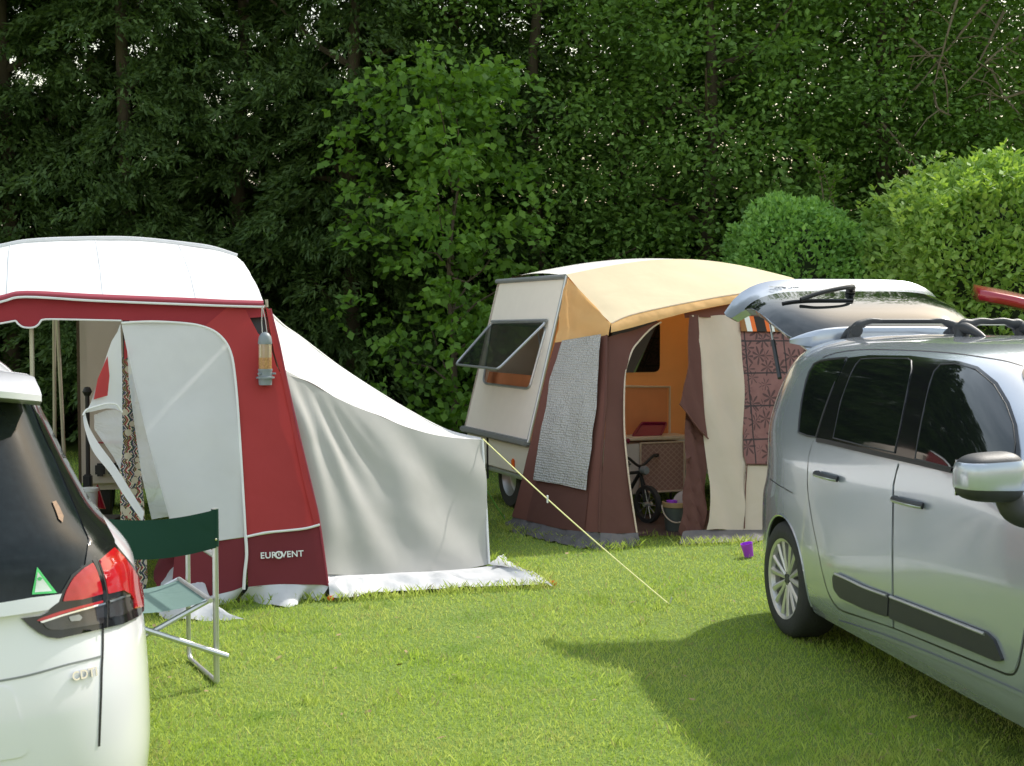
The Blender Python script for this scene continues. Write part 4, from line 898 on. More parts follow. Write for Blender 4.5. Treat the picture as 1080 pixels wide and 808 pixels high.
# roof
arcz = lambda t: 2.07 + .15 * math.sin(math.pi * min(1, max(0, (t - .35) / 2.25)))
near = [cv(t, 0, arcz(t)) for t in np.linspace(.35, 2.6, 24)]; far_ = [cv(t, CW, arcz(t) - .01) for t in np.linspace(.35, 2.6, 24)]
ruled('roof', near, far_, M['cream_low'], fc_, 24, 10, sag=-.05)
MB().tube([cv(.34, 0, 2.065), cv(.34, CW, 2.065)], .022, 8).build('roof_edge', M['grey_trim'], fc_)
MB().tube([cv(-.005, -.008, .66), cv(.35, -.008, 2.07)], .016, 8).build('corner_trim', M['alu'], fc_)
# lower body, belt rail, end seam, reflector, wheel
MB().box(cv(1.47, CW / 2, .49), (2.90, CW - .02, .30), cx_, .03).build('lower_body', M['cream_low'], fc_)
MB().box(cv(-.012, CW / 2, .655), (.06, CW + .03, .055), cx_, .012).build('belt_rail', M['grey_trim'], fc_)
MB().box(cv(1.45, CW / 2, .335), (2.86, CW - .06, .04), cx_, .01).build('chassis_rail', M['alu'], fc_)
MB().tube([cv(.016, 1.02, .63), cv(.016, 1.02, .24)], .012, 6).build('door_seam', M['black'], fc_)
MB().box(cv(.012, .38, .44), (.02, .06, .09), cx_, .012).build('reflector', M['orange_plastic'], fc_)
def simple_wheel(c, ax, r, wd, parent, rimm, void=None):
    wv = MB().lathe([(r * .62, -wd / 2), (r * .93, -wd / 2), (r, -wd * .34), (r, wd * .34), (r * .93, wd / 2), (r * .62, wd / 2)], c, ax, 36).build('wheel', M['rubber'], parent)
    MB().lathe([(0, wd * .22), (r * .2, wd * .25), (r * .5, wd * .1), (r * .62, wd * .42), (r * .65, wd * .5)], c, ax, 30).build('rim', rimm, wv)
    return wv
simple_wheel(cv(.20, .74, .285), -c_, .285, .17, fc_, M['alu']); simple_wheel(cv(2.75, .74, .285), c_, .285, .17, fc_, M['alu'])
# kitchen unit folded out into the awning (rests on its legs)
ku = thing('kitchen_unit', 'small kitchen unit with pinkish lattice door inside the brown awning', 'kitchen unit', tuple(cv(tpx(695), -.2, 0)), math.atan2(c_.y, c_.x))
dk = .25
def kp(px, py, off): # pixel to point on the unit front plane
    pln = (cv(0, -off, 0), -w_); return pl(px, py, pln)
pf = lambda px, off: (kp(px, 470, off) - O).dot(c_)
t0, t1 = pf(655, dk), pf(724, dk); zt_ = kp(690, 462, dk).z; zl = kp(690, 521, dk).z
MB().box(cv((t0 + t1) / 2, -dk / 2 - .01, (zt_ + zl) / 2 - .02), (t1 - t0, dk - .03, zt_ - zl - .05), cx_, .008).build('cabinet', M['pinkgrey'], ku)
MB().box(cv((t0 + t1) / 2, -dk / 2 - .01, zt_), (t1 - t0 + .04, dk + .02, .03), cx_, .008).build('worktop', M['beige'], ku)
td0, td1 = pf(675, dk), pf(721, dk); P = [cv(td0, -dk - .004, zl + .02), cv(td1, -dk - .004, zl + .02), cv(td1, -dk - .004, zt_ - .04), cv(td0, -dk - .004, zt_ - .04)]
dr = link('door', P, [(0, 1, 2, 3)], M['lattice'], ku, smooth=False, uv=[(td0, zl), (td1, zl), (td1, zt_), (td0, zt_)])
MB().tube([p - w_ * .006 for p in P], .010, 6, closed=True).build('door_frame', M['beige'], dr)
for t in (t0 + .04, t1 - .04):
    for e in (.05, dk - .04): MB().tube([cv(t, -e, zl), cv(t, -e, 0)], .012, 6).build('leg', M['black'], ku)
k0 = kp(662, 465, dk + .02); MB().lathe([(0, -.02), (.018, -.015), (.02, 0), (.018, .015), (0, .02)], k0, -w_, 12).build('knob', M['magenta'], ku)
ty = thing('red_tray', 'dark red tray leaning on the worktop of the kitchen unit', 'tray', tuple(cv(tpx(684), -.1, zt_ + .016)))
q = [kp(667, 460, .20), kp(697, 460, .20), kp(703, 446, .10), kp(677, 446, .10)]; q[0].z = q[1].z = zt_ + .018
vs = rnd(q, .02); MB().tube(vs, .010, 6, closed=True).build('rim', M['magenta'], ty); link('base', [p + V((0, .012, -.002)) for p in vs], [list(range(len(vs)))], M['magenta'], ty, smooth=False)

# ------------------------------------------------------------------ brown and orange awning
P1, P2 = gp(533, 556), gp(633, 579); NT = cv(.35, 0, 2.07); SP = plane3(P1, P2, NT)
P3 = pl(641, 352, SP); FP = plane3(P2, P3, P3 + c_ * 2)
ba = thing('brown_awning', 'brown and beige awning with orange eaves and cream roof', 'awning', tuple((P2 + cv(1.3, 0, 0)) / 2 - V((0, 0, (P2 + cv(1.3, 0, 0)).z / 2))))
orange_top = [(597, 292), (612, 306), (628, 323), (640, 338), (645, 341)]
pixpatch('gable', orange_top + [(641.5, 354), (618, 357), (585.5, 361.5), (591, 326)], SP, M['orange'], ba, 6, disp=wr(.012, 4, 2, (.010, (.5, .2, 1), 26)))
pixpatch('vinyl_window', [(596, 360.5), (637, 354), (632, 430), (621.5, 518.5), (594, 512), (566, 507.5), (571, 470), (579, 430), (583, 400), (590, 380)], SP, M['vinyl_win'], ba, 6, off=.034, disp=wr(.010, 5, 4))
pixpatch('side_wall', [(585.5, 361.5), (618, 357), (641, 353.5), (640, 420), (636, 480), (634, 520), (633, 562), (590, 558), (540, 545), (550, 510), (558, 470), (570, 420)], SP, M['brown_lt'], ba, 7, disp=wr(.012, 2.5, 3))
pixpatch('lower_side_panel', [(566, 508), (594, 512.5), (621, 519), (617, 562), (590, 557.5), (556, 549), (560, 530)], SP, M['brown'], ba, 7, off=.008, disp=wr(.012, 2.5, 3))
MB().tube(pxline([(641, 354), (640, 420), (636, 480), (634, 520), (633, 562)], SP, .012, 6), .010, 6).build('corner_seam', M['brown'], ba)
# front wall
arc_ = [(697, 340), (688, 345.5), (680, 353), (673, 361), (667, 369), (661.5, 384), (659, 396), (658, 426), (658.5, 457), (661, 486), (665, 519), (671.5, 562)]
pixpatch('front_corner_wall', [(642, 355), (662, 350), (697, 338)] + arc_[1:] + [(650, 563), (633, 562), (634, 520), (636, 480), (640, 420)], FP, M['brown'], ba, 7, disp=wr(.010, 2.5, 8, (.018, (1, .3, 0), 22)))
MB().tube(pxline(arc_, FP, .004, 4), .007, 6).build('door_piping', M['beige'], ba)
hw = 2.72
def fpt(px, py, off=0): return pl(px, py, FP, off)
ev_top = [(643, 343), (662, 334.5), (698, 326), (742, 317.5), (776, 312), (800, 310), (830, 312), (870, 320), (905, 330), (940, 343)]
ev_bot = [(641, 354), (662, 349), (696, 339.5), (729, 331), (776, 322), (800, 319.5), (830, 321), (870, 329), (905, 339), (940, 353)]
ruled('eave_valance', pxline(ev_top, FP, .03), pxline(ev_bot, FP, .06), M['orange'], ba, 60, 6, sag=.012, sagdir=V((0, -1, 0)))
MB().tube(pxline(ev_top, FP, .03), .007, 6).build('eave_seam', M['beige'], ba)
# top header above the openings
pixpatch('header', [(722, 330), (776, 319), (800, 316), (830, 318), (870, 326), (905, 336), (938, 350), (938, 352), (905, 351), (866, 336), (781, 335), (735, 334), (723, 335)], FP, M['brown_lt'], ba, 7, off=-.01)
pixpatch('beige_panel', [(734.5, 332), (781.5, 334), (783, 400), (784.5, 480), (787, 489), (785, 520), (783.5, 559), (745, 559), (746.5, 550), (748, 510), (745, 480), (741.5, 450), (738, 400)], FP, M['beige'], ba, 7, off=.004, disp=wr(.012, 2, 3, (.042, (1, .35, .10), 21)))
pixpatch('beige_panel', [(787, 491), (784.5, 520), (784, 559), (860, 559), (942, 556), (942, 492), (860, 491)], FP, M['beige'], ba, 7, off=.002, disp=wr(.012, 3, 6))
MB().tube(pxline([(787, 490), (785, 520), (784, 558)], FP, .016, 5), .005, 5).build('panel_seam', M['brown'], ba)
MB().tube(pxline([(787, 490), (860, 490.5), (942, 491)], FP, .012, 5), .005, 5).build('panel_seam', M['brown'], ba)
pixpatch('palm_curtain', [(781.5, 345), (942, 348), (942, 491), (787, 489.5), (784.5, 480), (783, 400)], FP, M['palm'], ba, 7, off=-.004, disp=wr(.008, 5), shear=-.17)
pixpatch('striped_valance', [(780.5, 334), (868, 335.5), (938, 349), (938, 362), (868, 351), (781, 350)], FP, M['stripes'], ba, 6, off=.012)
# gathered door curtain
fold_ = lambda amp, fr: (lambda q: amp * math.sin(q.dot(c_) * fr + 2.2 * noise.noise(q * 1.4)) + .006 * fbm(q, 3))
pixpatch('door_curtain', [(724, 425), (735, 440), (746, 455), (747, 505), (747, 530), (746, 552), (743, 563), (738, 567), (724, 567), (719, 558), (722.5, 530), (724.5, 500), (725.5, 462)], FP, M['brown'], ba, 5, off=-.035, disp=fold_(.022, 62))
pixpatch('curtain_fold', [(726, 333), (736, 333), (738.5, 400), (743, 440), (746, 464), (737, 455), (727, 441), (715.5, 427), (720, 412), (724.5, 385)], FP, M['brown'], ba, 4, off=.02, disp=fold_(.014, 48))
MB().tube(pxline([(715.5, 427), (727, 441), (737, 455), (746, 464)], FP, .022, 5), .006, 6).build('curtain_hem', M['brown_lt'], ba)
MB().box(fpt(729.5, 336, .02), (.02, .02, .04), bev=.004).build('toggle', M['beige'], ba)
# roof from the caravan top edge down to the eave
et = pxline(ev_top, FP, .03, 6)
ruled('roof', et, [p + V((0, -.01, .012)) for p in [cv(t, 0, arcz(t)) for t in np.linspace(.35, 2.6, 30)]], M['cream_roof'], ba, 50, 18, disp=lambda p, u, t: V((0, 0, .008 * fbm(p, 3) * math.sin(math.pi * t))), sag=.01)
# right side wall, behind the silver car
er, rr = et[-1], cv(2.6, 0, 2.07); ruled('side_wall', [er, rr], [V((er.x + .15, er.y - .1, .05)), cv(2.95, 0, .05)], M['brown'], ba, 14, 12, disp=lambda p, u, t: V((.01 * fbm(p, 2), 0, 0)))
# mud skirts
def crumple(a): return lambda p, u, t: V((a * .5 * fbm(p, 8), -a * 1.2 * abs(math.sin(u * 14 + 3 * noise.noise(p * 3))) * t, a * .6 * fbm(p + V((5, 0, 0)), 10) * (1 if t > .05 else 0)))
ruled('mud_skirt', pxline([(540, 545), (590, 557.5), (633, 562)], SP, .004, 10), [V((p.x, p.y, .008)) for p in cr([gp(529, 557), gp(548, 563), gp(575, 570), gp(605, 577), gp(640, 580)], 6)], M['skirt_dark'], ba, 44, 9, disp=crumple(.05))
ruled('mud_skirt', pxline([(633, 562), (652, 563), (671.5, 562)], FP, .004, 10), [V((p.x, p.y, .008)) for p in cr([gp(632, 580), gp(655, 579), gp(676, 576)], 8)], M['skirt_dark'], ba, 26, 8, disp=crumple(.03))
ruled('mud_skirt', pxline([(722, 560), (745, 559), (784, 559), (860, 559), (942, 556)], FP, .004, 8), [V((p.x, p.y, .008)) for p in cr([gp(716, 575), gp(745, 574), gp(784, 572), gp(860, 568), gp(942, 562)], 6)], M['skirt_dark'], ba, 50, 8, disp=crumple(.025))
for p in (P3, fpt(880, 330)): MB().tube([p - V((0, 0, .03)) + w_ * .05, V((p.x, p.y, 0)) + w_ * .12], .013, 8).build('pole', M['cream_pole'], ba)
gq = [gp(655, 566), gp(738, 566), cv(2.5, -.1, 0), cv(.2, -.1, 0)]; link('groundsheet', [V((p.x, p.y, .006)) for p in gq], [(0, 1, 2, 3)], M['brown_mat'], ba, smooth=False)

# bucket inside the door
bp_ = gp(712, 560); bu = thing('bucket', 'grey bucket with yellowish rim standing in the brown awning doorway', 'bucket', (bp_.x, bp_.y, 0))
hb = at(712, 530, bp_.y).z; rb_ = 13.5 / F * bp_.y
MB().lathe([(0, .005), (rb_ * .74, .005), (rb_ * .78, .02), (rb_ * .97, hb), (rb_ * .9, hb), (rb_ * .72, .03), (0, .03)], (bp_.x, bp_.y, 0), seg=32).build('body', M['bucket'], bu)
MB().lathe([(rb_ * .94, hb - .035), (rb_ * 1.05, hb - .03), (rb_ * 1.05, hb + .005), (rb_ * .92, hb + .008)], (bp_.x, bp_.y, 0), seg=32).build('rim', M['bucket_rim'], bu)
MB().tube([V((bp_.x + rb_ * 1.08 * math.cos(a), bp_.y - .10 * math.sin(a) - .02, hb - .02 - .125 * math.sin(a))) for a in np.linspace(math.pi, 0, 16)], .006, 6).build('handle', M['beige'], bu)
bl = thing('purple_beaker', 'purple beaker inside the grey bucket, next to a grey lid', 'beaker', (bp_.x - .03, bp_.y, hb)); MB().lathe([(0, .0 - .1), (.03, -.1), (.045, .02), (.04, .02), (.026, -.09), (0, -.09)], (bp_.x - .03, bp_.y - .03, hb), seg=20).build('cup', M['purple'], bl)
ld = thing('lid_disc', 'pale grey lid leaning in the bucket in the awning doorway', 'lid', (bp_.x + .05, bp_.y, hb)); MB().lathe([(0, .0), (.075, .0), (.08, .01), (.075, .02), (0, .02)], (bp_.x + .06, bp_.y + .01, hb + .02), (-.5, -.5, .6), 24).build('disc', M['alu'], ld)
# small dark bicycle in the shade of the door
bk = gp(683, 552); by = thing('child_bicycle', 'small dark child bicycle parked in the shade of the brown awning doorway', 'bicycle', (bk.x, bk.y, 0))
bd = V((-.55, .83, 0)); bs = V((.83, .55, 0)); bb = V((bk.x, bk.y, 0))
fw_, rw_ = bb + V((0, 0, .16)), bb + bd * .52 + V((0, 0, .16))
for nm, cc in (('wheel', fw_), ('wheel', rw_)):
    wv = MB().lathe([(.125, -.02), (.155, -.022), (.16, 0), (.155, .022), (.125, .02), (.125, -.02)], cc, bs, 30).build(nm, M['rubber'], by)
    sm_ = MB(); [sm_.tube([cc, cc + (bd * math.cos(a) + V((0, 0, 1)) * math.sin(a)) * .13], .004, 4) for a in np.linspace(0, 6.283, 10, endpoint=False)]
    sm_.lathe([(0, -.04), (.02, -.04), (.02, .04), (0, .04)], cc, bs, 10).build('spokes', M['alu'], wv)
hd = bb + bd * .10 + V((0, 0, .42)); cr_ = bb + bd * .30 + V((0, 0, .18)); st = bb + bd * .36 + V((0, 0, .38))
MB().tube([hd, cr_], .016, 8).tube([hd, st], .014, 8).tube([cr_, st + V((0, 0, .06))], .014, 8).tube([cr_, rw_], .012, 8).tube([st, rw_], .010, 8).tube([hd, fw_ + bs * .03], .012, 8).tube([hd, fw_ - bs * .03], .012, 8).build('frame', M['black'], by)
MB().tube(cr([hd - bs * .22 + V((0, 0, .12)) + bd * .06, hd - bs * .14 + V((0, 0, .13)), hd + V((0, 0, .05)), hd + bs * .14 + V((0, 0, .13)), hd + bs * .22 + V((0, 0, .12)) + bd * .06], 5), .012, 8).tube([hd, hd + V((0, 0, .06))], .014, 8).build('handlebar', M['black'], by)
for s_ in (-1, 1): MB().tube([hd + bs * .20 * s_ + V((0, 0, .125)) + bd * .04, hd + bs * .27 * s_ + V((0, 0, .118)) + bd * .10], .017, 8).build('grip', M['rubber'], by)
MB().lathe([(0, .03), (.03, .025), (.04, 0), (.035, -.03), (0, -.04)], hd - bd * .06 + V((0, 0, .02)), -bd, 16).build('headlight', M['grey_plastic'], by)
MB().box(st + V((0, 0, .09)), (.10, .2, .05), [bs, bd, V((0, 0, 1))], .022).build('saddle', M['black'], by)
MB().lathe([(0, -.02), (.05, -.015), (.05, .015), (0, .02)], cr_, bs, 14).tube([cr_ + bs * .02, cr_ + bs * .05 - V((0, 0, .08)), cr_ + bs * .11 - V((0, 0, .08))], .01, 6).tube([cr_ - bs * .02, cr_ - bs * .05 + V((0, 0, .08)), cr_ - bs * .11 + V((0, 0, .08))], .01, 6).build('crank', M['black'], by)
# purple cup on the lawn
pc = gp(790, 588); pcu = thing('purple_cup', 'bright purple plastic cup on the grass by the rear of the silver car', 'cup', (pc.x, pc.y, 0))
ax_ = V((-.22, -.05, 1)).normalized(); rp_ = .045
MB().lathe([(0, .0), (rp_ * .72, .0), (rp_ * .98, .098), (rp_ * .90, .098), (rp_ * .66, .008), (0, .008)], (pc.x, pc.y, .008), ax_, 24).build('cup', M['purple'], pcu)

# ------------------------------------------------------------------ green folding chair
A0 = gp(228.5, 722); Bc = gp(192, 690); ch_f = (Bc - A0).normalized() if False else V((Bc.x - A0.x, Bc.y - A0.y, 0)).normalized()
ch = thing('folding_chair', 'green canvas folding chair with aluminium legs behind the white car', 'chair', (A0.x - .3, A0.y + .1, 0))
side = V((-.88, -.42, 0)).normalized(); dep = .50; ft = V((A0.x, A0.y, 0)); SW = .56
ztop = at(225.5, 536, A0.y).z; rr_ = .0125
for s_, nm in ((0, 1), (SW, -1)):
    b0 = ft + side * s_; f0 = b0 + ch_f * dep
    MB().tube([b0 + V((0, 0, .014)), b0 + V((0, 0, ztop))], rr_ * 1.1, 10).build('leg', M['alu_tube'], ch)
    MB().tube(cr([f0 + V((0, 0, .62)), f0 + V((0, 0, .3)), f0 + V((0, 0, .06)), f0 - ch_f * .03 + V((0, 0, .016)), f0 - ch_f * .08 + V((0, 0, .013)), b0 + V((0, 0, .013))], 5), rr_ * .95, 10).build('leg', M['alu_tube'], ch)
    MB().tube([b0 + V((0, 0, .605)), f0 + ch_f * .03 + V((0, 0, .615))], .014, 8).build('arm', M['alu_tube'], ch)
# X braces
for e, off in ((.0, -.03), (dep, .03)):
    a0 = ft + ch_f * (e + off)
    if e == 0: MB().tube([a0 - side * .045 + V((0, 0, .135)), a0 + side * SW * 1.0 + V((0, 0, .40))], .013, 8).build('brace', M['alu_tube'], ch)
    a1 = a0 + ch_f * .03
    MB().tube([a1 + side * (SW + .04) + V((0, 0, .135)), a1 + side * .03 + V((0, 0, .40))], .013, 8).build('brace', M['alu_tube'], ch)
r0 = ft + side * .035 + V((0, 0, .405)); r1 = ft + side * (SW - .03) + V((0, 0, .405))
for rr0 in (r0, r1): MB().tube([rr0 - ch_f * .04, rr0 + ch_f * (dep + .04)], .012, 8).build('seat_rail', M['alu_tube'], ch)
ruled('seat', [r0 - ch_f * .02, r0 + ch_f * (dep + .02)], [r1 - ch_f * .02, r1 + ch_f * (dep + .02)], M['green_pale'], ch, 14, 16, sag=.035)
t0_ = ft + V((0, 0, ztop - .005)); t1_ = ft + side * SW + V((0, 0, ztop - .005))
hbk = .178
def bsag(p, u, t): return -ch_f * .05 * math.sin(math.pi * u) + V((0, 0, -.022 * math.sin(math.pi * u))) - ch_f * .003 * fbm(p, 9)
ruled('backrest', [t0_ - ch_f * .016, t1_ - ch_f * .016], [t0_ - ch_f * .016 - V((0, 0, hbk)), t1_ - ch_f * .016 - V((0, 0, hbk))], M['green_fab'], ch, 30, 14, disp=bsag)
for s_ in (0, SW):
    MB().tube([ft + side * s_ + V((0, 0, ztop - .004)), ft + side * s_ + V((0, 0, ztop - hbk))], .0175, 12).build('back_sleeve', M['green_fab'], ch)
    for zq in (.035,): MB().lathe([(0, .004), (.006, .003), (.007, 0)], ft + side * s_ - ch_f * .018 + V((0, 0, ztop - hbk + zq)), -ch_f, 10).build('rivet', M['chrome'], ch)
    MB().lathe([(0, .03), (.016, .028), (.018, 0), (.012, -.004)], ft + side * s_ + ch_f * dep + V((0, 0, .62)), (0, 0, 1), 10).build('end_cap', M['grey_plastic'], ch)
# ------------------------------------------------------------------ cars
def pchip(x, y, xq):
    x = np.asarray(x, float); y = np.asarray(y, float); h = np.diff(x); d = np.diff(y) / h; m_ = np.zeros_like(y)
    for i in range(1, len(x) - 1):
        if d[i - 1] * d[i] > 0: m_[i] = 2 * d[i - 1] * d[i] / (d[i - 1] + d[i])
    m_[0], m_[-1] = d[0], d[-1]; xq = np.clip(xq, x[0], x[-1]); k = np.clip(np.searchsorted(x, xq) - 1, 0, len(x) - 2); t = (xq - x[k]) / h[k]
    return (2 * t**3 - 3 * t**2 + 1) * y[k] + (t**3 - 2 * t**2 + t) * h[k] * m_[k] + (-2 * t**3 + 3 * t**2) * y[k + 1] + (t**3 - t**2) * h[k] * m_[k + 1]
class Car:
    def __init__(s, name, label, loc, fwd, tab, paint, wheelbase, arch_r, group=None, NP=300, zrows=None, dims=.25):
        s.root = thing(name, label, 'car', (loc[0], loc[1], 0), math.atan2(fwd[1], fwd[0]), group); s.W = ROOT[s.root]; s.Wi = s.W.inverted(); s.W3 = s.W.to_3x3()
        t = np.array(tab); zs = zrows if zrows is not None else np.concatenate([np.linspace(t[0, 0], 1.30, 42), np.linspace(1.30, t[-1, 0], 26)[1:]])
        # finer rows near the roof
        q = np.linspace(0, 1, 30); ztop = t[-1, 0]; zs = np.concatenate([np.linspace(t[0, 0], 1.28, 42), 1.28 + (ztop - 1.28) * (1 - (1 - q[1:]) ** 2.0)])
        s.tab = t; f = lambda j, z: pchip(t[:, 0], t[:, j], z); s.f = f
        V_ = []; th = np.linspace(0, 2 * math.pi, 6001)[:-1]
        for z in zs:
            sr, sf, w_, n_ = (float(f(j, np.array([z]))[0]) for j in (1, 2, 3, 4)); c, L = (sr + sf) / 2, (sf - sr) / 2
            x = c + L * np.sign(np.cos(th)) * np.abs(np.cos(th)) ** (2 / n_); y = w_ * np.sign(np.sin(th)) * np.abs(np.sin(th)) ** (2 / n_)
            ds = np.hypot(np.diff(np.append(x, x[0])), np.diff(np.append(y, y[0]))); cs = np.concatenate([[0], np.cumsum(ds)]); qd = np.linspace(0, cs[-1], NP + 1)[:-1]
            xx = np.interp(qd, cs, np.append(x, x[0])); yy = np.interp(qd, cs, np.append(y, y[0])); V_ += [V((a, b_, z)) for a, b_ in zip(xx, yy)]
        nz_ = len(zs); Fs = [[j * NP + i, j * NP + (i + 1) % NP, (j + 1) * NP + (i + 1) % NP, (j + 1) * NP + i] for j in range(nz_ - 1) for i in range(NP)]
        Fs.append([(nz_ - 1) * NP + i for i in range(NP)])
        s.bvh = BVHTree.FromPolygons([tuple(v) for v in V_], Fs); s.V0, s.F0 = V_, Fs; s.wb = wheelbase; s.ar = arch_r; s.paint = paint; s.NP = NP; s.zmin = t[0, 0]
    def cast(s, o, d):
        h = s.bvh.ray_cast(V(o), V(d).normalized()); 
        if h[0] is None: return None
        n = h[1]; 
        if n.dot(V(d)) > 0: n = -n
        return h[0], n
    def local(s, o, d, guess):
        h = s.cast(o, d)
        if h: return h
        best = None; d = V(d).normalized()
        for k in range(200):
            p = V(o) + d * (guess - 1.5 + 3 * k / 200); r = s.bvh.find_nearest(p)
            if best is None or r[3] < best[2]: best = (r[0], r[1], r[3])
        n = best[1]
        c0 = V((1.2, 0, .8)); 
        if n.dot(best[0] - c0) < 0: n = -n
        return best[0], n
    def px(s, guess):
        o = s.Wi @ CAM
        def g(px, py):
            d = s.Wi.to_3x3() @ ray(px, py).normalized(); p, n = s.local(o, d, guess); return s.W @ p, s.W3 @ n
        return g
    def side(s, sg):
        def g(a, z): p, n = s.local((a, sg * 3, z), (0, -sg, 0), 2.2); return s.W @ p, s.W3 @ n
        return g
    def rear(s):
        def g(y, z): p, n = s.local((-6, y, z), (1, 0, 0), 5.2); return s.W @ p, s.W3 @ n
        return g
    def front(s):
        def g(y, z): p, n = s.local((9, y, z), (-1, 0, 0), 5.5); return s.W @ p, s.W3 @ n
        return g
    def top(s):
        def g(x, y): p, n = s.local((x, y, 4), (0, 0, -1), 2.5); return s.W @ p, s.W3 @ n
        return g
    def mirror(s, o, name=None, parent=None):
        me = o.data.copy(); me.transform(Matrix.Scale(-1, 4, (0, 1, 0))); me.flip_normals(); c = o.copy(); c.data = me; COL.objects.link(c); c.parent = parent or o.parent; ROOT[c] = ROOT[o.parent]; 
        return c
    def strip(s, name, pts, surf, mat, wd, off=.0015, parent=None, both=False, per=6):
        q = cr([V((*p, 0)) for p in pts], per); PN = [surf(p.x, p.y) for p in q]; vs = []; 
        for i, (p, n) in enumerate(PN):
            t = (PN[min(i + 1, len(PN) - 1)][0] - PN[max(i - 1, 0)][0]); u_ = t.cross(n).normalized() * wd / 2; vs += [p + n * off + u_, p + n * off - u_]
        fs = [[2 * i, 2 * i + 1, 2 * i + 3, 2 * i + 2] for i in range(len(PN) - 1)]
        o = link(name, vs, fs, mat, parent or s.root)
        if both: s.mirror(o)
        return o
    def hull(s, drop=None):
        """body shell with real wheel-arch openings"""
        arches = [(0.0, s.ar), (s.wb, s.ar)]; zc = s.wz; V_ = [v.copy() for v in s.V0]; keep = []
        def inarch(v):
            for a, r in arches:
                if (v.x - a) ** 2 + (v.z - zc) ** 2 < r * r and abs(v.y) > .45: return (a, r)
            return None
        cut = set()
        for f in s.F0:
            if len(f) > 4: keep.append(f); continue
            c = sum((V_[i] for i in f), V((0, 0, 0))) / 4
            if inarch(c) or (drop and drop(c)):
                if inarch(c): cut.update(f)
                continue
            keep.append(f)
        used = {i for f in keep for i in f}
        for i in cut & used:
            v = V_[i]; best = min(arches, key=lambda a: abs(v.x - a[0])); a, r = best; d = V((v.x - a, v.z - zc)); 
            if d.length < 1e-6: continue
            d = d.normalized() * r; z_ = max(s.zmin, zc + d.y); h = s.cast((a + d.x, math.copysign(3, v.y), z_), (0, -math.copysign(1, v.y), 0))
            if h: V_[i] = h[0]
        ids = sorted(used); mp_ = {k: i for i, k in enumerate(ids)}
        body = link('body', [V_[i] for i in ids], [[mp_[i] for i in f] for f in keep], s.paint, s.root, local=True, angle=50)
        m = MB()                                   # arch linings and floor
        for a, r in arches:
            for sg in (-1, 1):
                k = 22; ang = np.linspace(-.35, math.pi + .35, k); vs = []
                for t_ in ang:
                    x, z_ = a + (r - .004) * math.cos(t_), zc + (r - .004) * math.sin(t_); h = s.cast((x, sg * 3, max(s.zmin + .01, z_)), (0, -sg, 0)); y = h[0].y if h else sg * .8
                    vs += [V((x, y - sg * .004, z_)), V((x, sg * .46, z_))]
                fs = [[2 * i, 2 * i + 1, 2 * i + 3, 2 * i + 2] for i in range(k - 1)]; fs.append([2 * i + 1 for i in range(k)]); m.add(vs, fs)
        fl = [V_[i] for i in range(s.NP)]; m.add([v + V((0, 0, .01)) for v in fl], [list(range(s.NP))]); m.build('underside', M['dark_void'], s.root, local=True)
        for a, r in arches:                        # rolled arch lips
            for sg in (-1, 1):
                P_ = []
                for t_ in np.linspace(-.22, math.pi + .22, 30):
                    x, z_ = a + r * math.cos(t_), zc + r * math.sin(t_)
                    if z_ < s.zmin + .005: continue
                    h = s.cast((x, sg * 3, z_), (0, -sg, 0)); 
                    if h: P_.append(h[0] + V((0, -sg * .004, 0)))
                MB().tube(P_, .009, 6).build('arch_lip', s.paint, s.root, local=True)
        return body
    def wheels(s, r, wd, track, spoke=7):
        for a in (0, s.wb):
            for sg in (-1, 1):
                c = V((a, sg * (track - wd / 2), r)); ax = V((0, sg, 0))
                wv = MB().lathe([(r * .66, wd * .46), (r * .72, wd * .52), (r * .90, wd * .5), (r * .97, wd * .42), (r, wd * .28), (r, -wd * .3), (r * .95, -wd * .5), (r * .66, -wd * .5)], c, ax, 56).build('wheel', M['rubber'], s.root, local=True)
                rm = MB(); R_ = r * .67
                rm.lathe([(R_ * .93, wd * .34), (R_ * .96, wd * .46), (R_ * 1.03, wd * .50), (R_ * 1.03, wd * .44), (R_ * .96, wd * .2), (R_ * .95, -wd * .4)], c, ax, 48)
                rm.lathe([(0, wd * .36), (R_ * .16, wd * .36), (R_ * .22, wd * .30), (R_ * .22, wd * .2)], c, ax, 24)
                e1, e2 = V((1, 0, 0)), V((0, 0, 1))
                for k in range(spoke):
                    for dd in (-.155, .155):
                        a0 = k * 2 * math.pi / spoke + dd * .55 + .2; a1 = k * 2 * math.pi / spoke + dd * 1.25 + .2
                        d0 = e1 * math.cos(a0) + e2 * math.sin(a0); d1 = e1 * math.cos(a1) + e2 * math.sin(a1); t0 = ax.cross(d0); t1 = ax.cross(d1); p = []
                        for (d_, t_, rr, ww, dep) in ((d0, t0, R_ * .16, R_ * .062, wd * .36), (d1, t1, R_ * .62, R_ * .072, wd * .40), (d1, t1, R_ * .97, R_ * .10, wd * .42)):
                            b_ = c + d_ * rr + ax * dep; p += [b_ - t_ * ww, b_ - t_ * ww * .25 + ax * .007, b_ + t_ * ww * .6 + ax * .004, b_ + t_ * ww, b_ + t_ * ww - ax * .03, b_ - t_ * ww - ax * .03]
                        rm.add(p, [[j * 6 + i, j * 6 + (i + 1) % 6, (j + 1) * 6 + (i + 1) % 6, (j + 1) * 6 + i] for j in range(2) for i in range(6)])
                rm.build('rim', M['rim'], wv, local=True, angle=30)
                MB().lathe([(0, wd * .20), (R_ * .955, wd * .20)], c, ax, 32).build('brake_shade_disc', M['dark_plastic'], wv, local=True)  # brake disc enlarged and dark, puts shade into the spoke gaps
                MB().lathe([(0, wd * .39), (R_ * .12, wd * .385), (R_ * .13, wd * .36)], c, ax, 20).build('hub_cap', M['dark_plastic'], wv, local=True)
